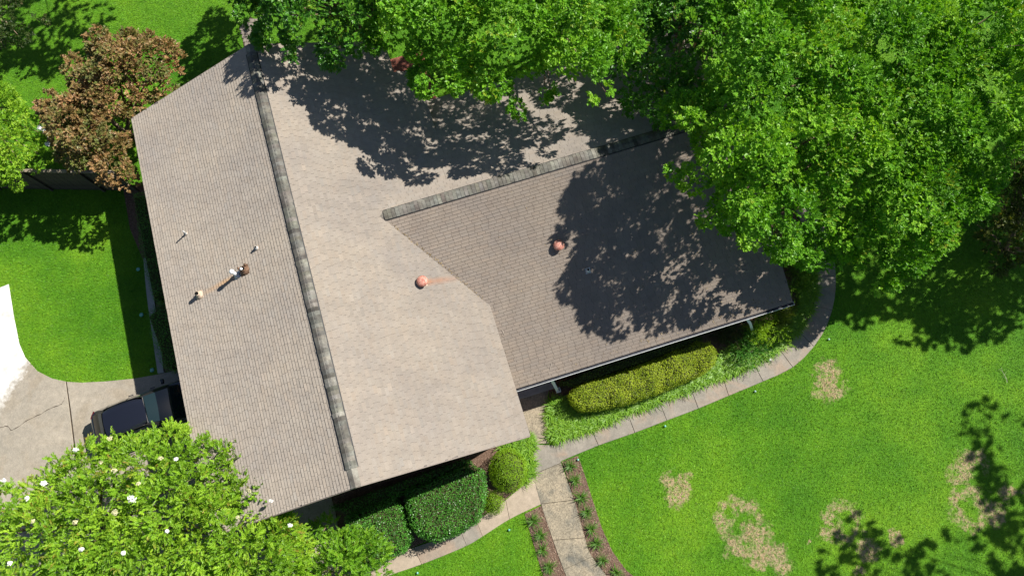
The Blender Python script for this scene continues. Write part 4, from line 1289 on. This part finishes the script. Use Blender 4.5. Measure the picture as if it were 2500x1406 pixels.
# trees that stand beyond the frame; only their shade is in view
def shade_tree(label, px, py, h, rx, ry, seed, hole=-.5, foot=None, lobe_r=.75):
    """(px, py): where the middle of the crown's shadow lies on the lawn; h: crown height"""
    g_ = at(px, py); k = h / math.tan(SUN_EL)
    cx, cy = g_.x + math.cos(SUN_AZ) * k, g_.y + math.sin(SUN_AZ) * k
    out = []
    for i in range(16):
        a = 2 * math.pi * i / 16
        q = 1 + .16 * math.sin(3 * a + seed) + .10 * math.sin(5 * a + 2 * seed)
        p = proj(Vector((cx + rx * q * math.cos(a), cy + ry * q * math.sin(a), h)))
        out.append((p.x, p.y))
    return make_tree('shade_tree', label, 'tree', out, h, h - .5, 1.0, 1.5, lobe_r, 1.05, 12, .2, 6, .22, GREEN, foot or (cx, cy), seed, hole=hole, young=.05, wratio=.65, limbs=4, limb_r=.035)
shade_tree('tall tree beyond the upper edge, shading the back lawn corner', 70, 75, 7.5, 2.9, 2.8, 73, hole=-2, foot=(-22.5, 30.0))
shade_tree('tall tree beyond the right edge, shading the lawn below the big tree', 2225, 690, 8.5, 6.0, 2.9, 81, hole=-2)
shade_tree('dense tree beyond the right edge, shading the low tree at the right edge', 2500, 560, 8.0, 2.8, 4.2, 85)
shade_tree('tree beyond the right edge, shading the rightmost dry patch', 2480, 1190, 11.0, 1.9, 3.1, 83, hole=-.4, lobe_r=.6)
shade_tree('sparse tree beyond the lower right corner with dappled shade', 2320, 1392, 11.0, 2.7, 1.05, 89, hole=-.3, foot=(30.0, -1.0), lobe_r=.55)
shade_tree('small tree beyond the lower right corner shading one dry ring', 2055, 1370, 10.0, 1.25, 1.15, 97, hole=-2, foot=(28.0, -3.0), lobe_r=.6)

# blossoms: each panicle is a part of its tree
def blossom(tree, px, py, z, size, faded=False):
    c = at(px, py, z)
    n = 110
    d = norm(rng.normal(0, 1, (n, 3)))
    d[:, 2] = np.abs(d[:, 2]) * .8
    B = np.array(c) + d * size * rng.uniform(.3, 1, (n, 1)) * np.array([1, .8, .8])
    N = norm(d + rng.normal(0, .5, (n, 3)))
    D = norm(np.cross(N, rng.normal(0, 1, (n, 3))))
    l = rng.uniform(.035, .065, n)
    V = leaf_quads(B, D, N, l, l * .9, .1)
    np_mesh('blossom', V, np.arange(len(V)).reshape(-1, 4), M['petal_faded' if faded else 'petal'], tree, origin=tuple(c))
for x, y, s in ((10, 1172, .13), (107, 1179, .16), (185, 1098, .17), (268, 1070, .10), (280, 1148, .16), (246, 1128, .07), (392, 1118, .10), (430, 1120, .11), (322, 1217, .18), (281, 1250, .15), (66, 1215, .09), (79, 1272, .12), (183, 1275, .09), (198, 1340, .16), (301, 1349, .13), (24, 1374, .10), (338, 1180, .08), (607, 1198, .10), (408, 1296, .11), (580, 1262, .09), (662, 1222, .10), (708, 1282, .10)):
    blossom(t4, x, y, 5.5 if x < 520 and y > 1110 else 4.8, s * random.choice((.5, .65, .85)), random.random() < .45)
for x, y, s in ((98, 314, .14), (112, 320, .12), (124, 338, .15), (118, 352, .12), (130, 330, .1)):
    blossom(t6, x, y, 3.5, s)

# ------------------------------------------------------------------ hedges and shrubs
def hedge(name, label, cat, outline, h, edge_r, leaf_len, dens, cols, seed, mat='leaf_waxy', base_in=.12, rough=.05, parts=True, wratio=.55, z_low=.12):
    poly = [tuple(p[:2]) for p in pts(outline, h - edge_r * .5)]
    cxy = np.mean(np.array(poly), 0)
    root = empty(name, (cxy[0], cxy[1], 0))
    tag(root, label, cat)
    area = poly_area(poly)
    per = sum(math.dist(poly[i], poly[(i + 1) % len(poly)]) for i in range(len(poly)))
    # top
    n = int(area * dens)
    P = sample_poly(poly, n)
    d, ind = edge_dist(P, poly)
    k = np.clip(1 - d / edge_r, 0, 1)
    z = h - edge_r * (1 - np.sqrt(np.maximum(1 - k * k, 0))) + vnoise(P[:, 0] * 2.2, P[:, 1] * 2.2, seed) * rough
    Nt = norm(np.column_stack([-ind * (k * 1.2)[:, None], np.sqrt(np.maximum(1 - k * k, .02))]))
    B = np.column_stack([P, z]); N = Nt
    # sides
    ns = int(per * (h - edge_r) * dens * .8)
    if ns > 0:
        seg = np.array([math.dist(poly[i], poly[(i + 1) % len(poly)]) for i in range(len(poly))])
        si = rng.choice(len(poly), ns, p=seg / seg.sum()); t = rng.random(ns)
        pa = np.array(poly)[si]; pb = np.array(poly)[(si + 1) % len(poly)]
        Q = pa + (pb - pa) * t[:, None]
        dd = norm(pb - pa)
        ori = 1 if sum(poly[i][0] * poly[(i + 1) % len(poly)][1] - poly[(i + 1) % len(poly)][0] * poly[i][1] for i in range(len(poly))) > 0 else -1
        nn = np.column_stack([dd[:, 1], -dd[:, 0]]) * ori
        zz = rng.uniform(z_low, h - edge_r * .7, ns)
        Q = Q - nn * rng.uniform(-.03, .12, (ns, 1))
        B = np.vstack([B, np.column_stack([Q, zz])]); N = np.vstack([N, np.column_stack([nn, np.full(ns, .35)])])
    B = B - N * rng.exponential(.035, (len(B), 1)) + rng.normal(0, .012, (len(B), 3))
    N = norm(N + rng.normal(0, .32, N.shape))
    D = norm(np.cross(N, rng.normal(0, 1, N.shape)) + N * .30)
    l = leaf_len * rng.uniform(.7, 1.25, len(B))
    V = leaf_quads(B, D, norm(np.cross(np.cross(D, N), D)), l, l * wratio)
    kk = np.clip(.5 + .35 * vnoise(B[:, 0] * 3, B[:, 1] * 3, seed + 5) + rng.normal(0, .25, len(B)), 0, 1)[:, None]
    a, b, c = (np.array(x) for x in cols)
    T = np.where(kk < .5, a + (b - a) * kk * 2, b + (c - b) * (kk * 2 - 1))
    np_mesh('foliage', V, np.arange(len(V)).reshape(-1, 4), M[mat], root, np.repeat(T, 4, 0), 'stuff')
    # woody inside
    cen = np.array(poly).mean(0)
    def shrink(s):
        dd_, ii = [], []
        return [tuple(np.array(p) + (cen - np.array(p)) / max(np.linalg.norm(cen - np.array(p)), 1e-6) * s) for p in poly]
    mb = MB()
    lo, hi_ = shrink(base_in + .05), shrink(base_in + edge_r * .75)
    nlo = len(poly)
    v = [(x, y, .0) for x, y in lo] + [(x, y, h - edge_r - .06) for x, y in lo] + [(x, y, h - .12 - edge_r * .15) for x, y in hi_]
    f = []
    for r_ in range(2):
        for i in range(nlo):
            f.append([r_ * nlo + i, r_ * nlo + (i + 1) % nlo, (r_ + 1) * nlo + (i + 1) % nlo, (r_ + 1) * nlo + i])
    f.append([2 * nlo + i for i in range(nlo)])
    mb.add(v, f).build('twigs', M['inner'], root)
    return root

HDARK = ((.032, .130, .013), (.062, .220, .020), (.110, .310, .036))
HYEL = ((.19, .28, .016), (.30, .40, .024), (.46, .54, .050))
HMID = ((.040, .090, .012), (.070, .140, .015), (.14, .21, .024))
HLIME = ((.150, .285, .009), (.215, .390, .012), (.290, .470, .018))
hedge('clipped_hedge', 'large boxy dark green hedge below the south gable', 'hedge', [(985, 1200), (1145, 1130), (1182, 1150), (1187, 1190), (1184, 1230), (1168, 1275), (1120, 1305), (1060, 1328), (1020, 1310), (1000, 1285), (990, 1240)], 1.30, .22, .065, 620, HDARK, 101)
hedge('clipped_hedge', 'boxy dark green hedge partly hidden behind the lower crape myrtle', 'hedge', [(840, 1260), (960, 1212), (978, 1238), (990, 1280), (1003, 1318), (985, 1350), (930, 1375), (870, 1400), (840, 1330)], 1.30, .18, .065, 620, HDARK, 103)
hedge('clipped_hedge', 'dark hedge stretch close under the south gable eave', 'hedge', [(800, 1240), (1130, 1120), (1150, 1128), (985, 1205), (870, 1262)], 1.05, .15, .065, 420, HDARK, 104)
def ball(cx, cy, rx, ry):
    return [(cx + rx * math.cos(t * math.pi / 10), cy + ry * math.sin(t * math.pi / 10)) for t in range(20)]
hedge('round_shrub', 'large lime green ball-clipped shrub at the corner of the walk', 'shrub', ball(1240, 1148, 48, 56), 1.05, .62, .042, 1700, HLIME, 107, mat='leaf', rough=.03, base_in=.15)
hedge('round_shrub', 'small lime green ball-clipped shrub below the large round one', 'shrub', ball(1205, 1228, 27, 31), .62, .40, .040, 1700, HLIME, 109, mat='leaf', rough=.03, base_in=.12)
hedge('clipped_hedge', 'long yellow-green rounded hedge under the wing gutter', 'hedge', [(1385, 965), (1402, 945), (1460, 922), (1520, 905), (1590, 880), (1640, 858), (1700, 832), (1735, 834), (1752, 860), (1748, 890), (1715, 915), (1660, 938), (1605, 962), (1540, 984), (1470, 1000), (1420, 1005), (1395, 988)], .95, .24, .055, 1350, HYEL, 113, mat='leaf', rough=.15)
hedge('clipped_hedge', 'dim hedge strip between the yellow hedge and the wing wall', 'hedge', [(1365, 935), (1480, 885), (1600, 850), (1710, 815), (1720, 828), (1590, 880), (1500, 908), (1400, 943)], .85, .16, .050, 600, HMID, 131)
hedge('side_hedge', 'dark hedge along the western wall near the fence', 'hedge', [(322, 470), (380, 465), (420, 640), (435, 715), (372, 735), (350, 660), (335, 580)], 1.25, .3, .055, 520, HDARK, 137, rough=.14)
hedge('side_hedge', 'dark hedge along the western wall near the driveway', 'hedge', [(352, 765), (385, 735), (440, 735), (480, 900), (402, 905), (380, 860)], 1.25, .3, .055, 520, HDARK, 139, rough=.14)

def loose_shrub(name, label, px, py, z, r, seed, cols, n=60, leaf=.07):
    c = at(px, py, z)
    root = empty(name, (c.x, c.y, 0)); tag(root, label, 'shrub')
    m = 20
    C = np.array(c) + rng.normal(0, .45, (m, 3)) * np.array([r, r, r * .5])
    A = norm(rng.normal(0, .5, (m, 3)) + UPV)
    b, a, l = clumps_to_shoots(C, A, np.full(m, r * .6), n // 4)
    k = rng.random(len(b))[:, None]
    T = np.array(cols[0]) * (1 - k) + np.array(cols[2]) * k
    V, TT = shoots_to_leaves(b, a, l, 9, leaf, T, np.zeros(len(b)))
    V[:, 2] = np.maximum(V[:, 2], .04)
    np_mesh('foliage', V, np.arange(len(V)).reshape(-1, 4), M['leaf'], root, TT, 'stuff')
    mb = MB()
    for q in C[:7]:
        mb.tube([Vector((c.x, c.y, 0)), Vector((c.x, c.y, 0)).lerp(Vector(q), .6) + Vector((0, 0, .05)), Vector(q)], [.02, .014, .006], 5)
    mb.build('stems', M['bark'], root)
    return root
loose_shrub('loose_shrub', 'loose shrub with reddish twigs under the eastern end of the gutter', 1770, 815, .5, .55, 1, ((.03, .06, .012), (.05, .09, .01), (.10, .10, .03)))
loose_shrub('loose_shrub', 'leafy green shrub beside the second downspout', 1865, 800, .7, .8, 2, HLIME)
loose_shrub('loose_shrub', 'yellowish leafy shrub below the gutter end', 1905, 775, .7, .55, 3, ((.08, .13, .012), (.11, .19, .014), (.19, .24, .02)))
loose_shrub('loose_shrub', 'bright leafy shrub beside the end corner of the wing roof', 1950, 690, .9, .6, 4, ((.05, .13, .012), (.08, .19, .014), (.14, .27, .02)))
loose_shrub('loose_shrub', 'green shrub between the wing gable and the curved walk', 1945, 640, .8, .8, 5, ((.06, .15, .012), (.10, .22, .015), (.17, .31, .022)))
loose_shrub('loose_shrub', 'shaded shrub where the wing gable meets the big tree', 1925, 595, .8, .7, 6, HDARK)
loose_shrub('loose_shrub', 'dark shrub behind the tall border grass', 1830, 850, .45, .7, 7, HDARK)

# ------------------------------------------------------------------ strap-leaved border grass and clumps
def strap_blades(base, az, length, width, rise, tint):
    """arching blades: 3 segments each"""
    n = len(base)
    d = np.column_stack([np.cos(az), np.sin(az), np.zeros(n)]); s = np.column_stack([-np.sin(az), np.cos(az), np.zeros(n)])
    rows = []
    for t, w in ((0, .6), (.4, 1), (.75, .75), (1, .08)):
        h = rise * (1.55 * t - 1.1 * t * t) * length
        c = base + d * (length * (.25 * t + .65 * t * t))[:, None] + UPV * h[:, None]
        rows += [c - s * (width * w / 2)[:, None], c + s * (width * w / 2)[:, None]]
    V = np.stack(rows, 1)
    idx = (np.arange(n) * 8)[:, None, None] + np.array([[0, 1, 3, 2], [2, 3, 5, 4], [4, 5, 7, 6]])[None]
    return V.reshape(-1, 3), idx.reshape(-1, 4), np.repeat(tint, 8, 0)

def border_grass(name, label, polys, tufts_m2, per, ln, cols, kind='stuff'):
    Bs, As, Ls, Ts = [], [], [], []
    for poly in polys:
        poly = pts(poly, .1)
        P = sample_poly(poly, int(poly_area(poly) * tufts_m2))
        n = len(P)
        Bx = np.repeat(P, per, 0) + rng.normal(0, .035, (n * per, 2))
        Bs.append(np.column_stack([Bx, np.full(len(Bx), .02)]))
        As.append(rng.random(n * per) * 6.283); Ls.append(ln * rng.uniform(.6, 1.25, n * per))
        k = np.clip(np.repeat(rng.random(n), per) * .6 + rng.random(n * per) * .5, 0, 1)[:, None]
        Ts.append(np.array(cols[0]) * (1 - k) + np.array(cols[1]) * k)
    B, A, L, T = np.vstack(Bs), np.concatenate(As), np.concatenate(Ls), np.vstack(Ts)
    V, F, TT = strap_blades(B, A, L, rng.uniform(.018, .03, len(B)), rng.uniform(.45, .95, len(B)), T)
    o = np_mesh(name, V, F, M['leaf'], None, TT)
    tag(o, label, 'border grass', kind=kind)
    return o
LIR = ((.095, .245, .014), (.260, .450, .038))
border_grass('border_grass', 'bright strap-leaved border grass between the hedges and the curved walk',
             [[(1342, 985), (1372, 968), (1390, 985), (1440, 995), (1540, 975), (1610, 950), (1690, 915), (1755, 880), (1790, 855), (1850, 820), (1905, 790), (1945, 770), (1962, 790), (1938, 822), (1890, 858), (1830, 888), (1755, 922), (1680, 952), (1600, 982), (1525, 1008), (1440, 1045), (1375, 1070), (1345, 1072), (1338, 1030)],
              [(1755, 915), (1775, 865), (1840, 845), (1870, 868), (1830, 892)], [(1952, 600), (1985, 610), (1988, 720), (1972, 770), (1950, 770), (1960, 700)]], 68, 24, .42, LIR)
border_grass('border_grass', 'strap-leaved border grass behind the large round shrub', [[(1190, 1100), (1285, 1062), (1300, 1078), (1306, 1120), (1300, 1155), (1280, 1180), (1285, 1120), (1250, 1090)]], 64, 24, .38, LIR)

# individual grass clumps in the two mulch beds
protos = []
def clump(name, loc, seed, parent=None):
    r = np.random.default_rng(seed)
    n = 62
    B = np.column_stack([r.normal(0, .03, (n, 2)), np.full(n, .0)])
    k = r.random(n)[:, None]
    T = np.array([.040, .125, .014]) * (1 - k) + np.array([.13, .27, .028]) * k
    V, F, TT = strap_blades(B, r.random(n) * 6.283, .40 * r.uniform(.5, 1.2, n), r.uniform(.014, .022, n), r.uniform(.45, 1.1, n), T)
    return V, F, TT
ords = ['first', 'second', 'third', 'fourth', 'fifth', 'sixth', 'seventh', 'eighth']
spots_r = [(1392, 1138), (1405, 1173), (1418, 1214), (1432, 1250), (1444, 1291), (1455, 1326), (1471, 1368), (1503, 1397)]
spots_l = [(1301, 1271), (1320, 1306), (1324, 1341), (1341, 1383)]
cl_me = []
for s in range(3):
    V, F, TT = clump('x', None, 300 + s)
    o = np_mesh('grass_clump', V, F, M['leaf'], None, TT)
    cl_me.append(o.data); bpy.data.objects.remove(o)
for side, spots in (('right', spots_r), ('left', spots_l)):
    for i, (x, y) in enumerate(spots):
        o = bpy.data.objects.new('grass_clump', cl_me[(i + len(side)) % 3])
        o.location = at(x, y, .02); o.rotation_euler.z = random.uniform(0, 6.28)
        k = random.uniform(.9, 1.12); o.scale = (k, k, k)
        scene.collection.objects.link(o)
        tag(o, '%s spiky grass clump from the top in the %s mulch bed of the front walk' % (ords[i], side), 'plant', 'spiky grass clumps in the mulch beds')

# ------------------------------------------------------------------ path lights and small things
M['teal'] = simple('teal_lens', (0.08, 0.36, 0.28), 0.2, 0.6, var=0.1, bump=0)
M['lampwhite'] = simple('lamp_white', (0.22, 0.34, 0.30), 0.35, 0.5, var=0.08)
def path_light(px, py, label, mat='teal', r=.045, h=.08):
    c = at(px, py, h)
    root = empty('path_light', (c.x, c.y, 0)); tag(root, label, 'garden light', 'small solar lights along the lawn edges')
    b = Vector((c.x, c.y, 0))
    MB().lathe(b - Vector((0, 0, .05)), [(.012, 0), (.012, h - .02)], 8).build('stake', M['dark'], root)
    MB().lathe(b + Vector((0, 0, h - .06)), [(.02, 0), (.036, .04), (.036, .045)], 12).build('lens', M['lampwhite'], root, True)
    MB().lathe(b + Vector((0, 0, h - .015)), [(r, 0), (r * .97, .014), (r * .6, .024), (r * .1, .028)], 16).build('cap', M[mat], root, True)
    MB().lathe(b + Vector((0, 0, h + .0095)), [(r * .45, 0), (r * .45, .006)], 12).build('solar_cell', M['lampwhite'], root)
path_light(1411, 1122, 'teal path light at the top of the right mulch bed')
path_light(1624, 1040, 'teal path light on the lawn below the middle of the curved walk')
path_light(1844, 955, 'pale path light on the lawn near the upper dry patch', 'lampwhite')
path_light(1243, 1293, 'teal path light on the lawn left of the left mulch bed')
path_light(2024, 828, 'white path light where the curved walk bends into shade', 'lampwhite')
path_light(1019, 1398, 'teal path light at the lower edge beside the side walk')
path_light(337, 657, 'teal path light in the house shade beside the hedge gap', r=.09)
path_light(345, 768, 'teal path light in the house shade midway to the driveway', r=.09)
path_light(371, 903, 'teal path light in the house shade at the driveway corner', r=.09)
# white spotlight lying at the border of the walk
c = at(1875, 881, .05)
sp = empty('garden_spotlight', (c.x, c.y, 0)); tag(sp, 'small white spotlight lying at the edge of the curved walk', 'garden light')
MB().lathe(c + Vector((0, 0, .04)), [(.02, 0), (.045, .03), (.05, .12), (.045, .13)], 12, Vector((.7, .5, .35))).build('housing', M['white'], sp, True)
MB().lathe(Vector((c.x, c.y, 0)), [(.012, 0), (.012, .09)], 8).build('stake', M['dark'], sp)

def twig(px, py, slope, ang, length, label, ground=False):
    p = at(px, py, .06) if ground else surf(px, py, slope)[0] + Vector((0, 0, .02))
    mb = MB()
    def on(q):
        if ground: return q
        a, b = local(q); return Vector((q.x, q.y, z_wing(a) + .035))
    main = [on(p + Vector((math.cos(ang + .25 * math.sin(3 * t)), math.sin(ang + .25 * math.sin(3 * t)), 0)) * (t - .5) * length) for t in (0, .25, .5, .75, 1)]
    mb.tube(main, [.009, .008, .007, .005, .003], 5)
    for k, s in ((1, 1), (2, -1), (3, 1)):
        q = main[k]
        mb.tube([q, on(q + Vector((math.cos(ang + s * .8), math.sin(ang + s * .8), 0)) * length * .28)], [.005, .002], 4)
    o = mb.build('fallen_twig', M['twig'], None, origin=p)
    tag(o, label, 'twig', 'fallen twigs')
twig(1832, 662, 'w', .05, .55, 'bare forked twig lying flat in the roof shade near the wing corner')
twig(1825, 610, 'w', .75, .50, 'bare twig on the roof just below the overhanging tree')
twig(1870, 640, 'w', -.9, .35, 'short twig on the roof close to the wing gable edge')
twig(1345, 893, 'w', 1.2, .22, 'small pale twig on the roof above the first downspout')
twig(1228, 810, 'w', 1.9, .22, 'small pale twig in the seam beside the main roof eave')
twig(2452, 915, 'w', 1.75, .65, 'long pale twig on the lawn at the right edge', True)

# ------------------------------------------------------------------ leaf litter on the roof
n = 520
ab = np.column_stack([rng.uniform(8.2, 15.1, n), WB1 - .1 - np.abs(rng.normal(0, 4.2, n))])
k_ = rng.random(n) < .3
ab[k_, 0] = 15.1 - np.abs(rng.normal(0, .25, k_.sum()))                      # heaped along the gutter
m2 = 160
vb = rng.uniform(3.2, 5.7, m2)
va = WA + (ZR - vb * PT - WZ) / -WS_P + np.abs(rng.normal(0, .10, m2)) + .05   # and in the valley
ab = np.vstack([ab[ab[:, 1] > 6.2], np.column_stack([va, vb + .12])])
P3 = np.array([tuple(H(a, b, z_wing(a) + .032)) for a, b in ab])
nn_ = len(P3)
nr_ = norm(np.array([HU.x * WS_P, HU.y * WS_P, 1.0]) + rng.normal(0, .2, (nn_, 3)))
dd_ = norm(np.cross(nr_, rng.normal(0, 1, (nn_, 3))))
ll_ = rng.uniform(.03, .07, nn_)
V = leaf_quads(P3, dd_, nr_, ll_, ll_ * .5, .1)
kk_ = rng.random(nn_)[:, None]
T = np.array([.10, .06, .03]) * (1 - kk_) + np.array([.42, .33, .18]) * kk_
o = np_mesh('leaf_litter', V, np.arange(len(V)).reshape(-1, 4), M['chip'], None, np.repeat(T, 4, 0))
tag(o, 'dry fallen leaves scattered over the wing roof and its gutter', 'leaf litter', kind='stuff')

# ------------------------------------------------------------------ grass blades over the lawn
view = [at(-60, -60), at(2560, -60), at(2560, 1460), at(-60, 1460)]
holes = [WR, WL, WF, WP, pts(allD), E0 + E1[::-1], pp, MBL, MBR, MBS, MBN, MBW,
         [H(.3, -5.4, 0), H(HL - .4, -5.4, 0), H(HL - .4, 5.5, 0), H(.3, 5.5, 0)], [H(3.2, 5, 0), H(14.6, 5, 0), H(14.6, 16.9, 0), H(3.2, 16.9, 0)], [H(-1.6, 4.6, 0), H(2.6, 4.6, 0), H(2.6, 6.5, 0), H(-1.6, 6.5, 0)]]
DENS = 430
P = sample_poly(view, int(poly_area(view) * DENS))
ok = np.ones(len(P), bool)
for hpoly in holes:
    ok &= ~inside(P, hpoly)
P = P[ok]
n = len(P)
az = rng.random(n) * 6.283; l = rng.uniform(.04, .10, n); w = rng.uniform(.012, .022, n); up = rng.uniform(.015, .075, n)
d = np.column_stack([np.cos(az), np.sin(az)]); s = np.column_stack([-np.sin(az), np.cos(az)])
V = np.empty((n, 3, 3))
V[:, 0, :2] = P - s * w[:, None] / 2; V[:, 1, :2] = P + s * w[:, None] / 2; V[:, 2, :2] = P + d * l[:, None]
V[:, 0, 2] = V[:, 1, 2] = .004; V[:, 2, 2] = up + .012
k = np.clip(rng.normal(1.08, .26, n), .4, 2.0)
T = np.column_stack([k * rng.normal(1.05, .12, n), k, k * .9])
o = np_mesh('grass', V.reshape(-1, 3), np.arange(n * 3).reshape(-1, 3), M['blade'], None, np.repeat(T, 3, 0))
tag(o, 'short mown grass blades across the lawn', 'grass', kind='stuff')
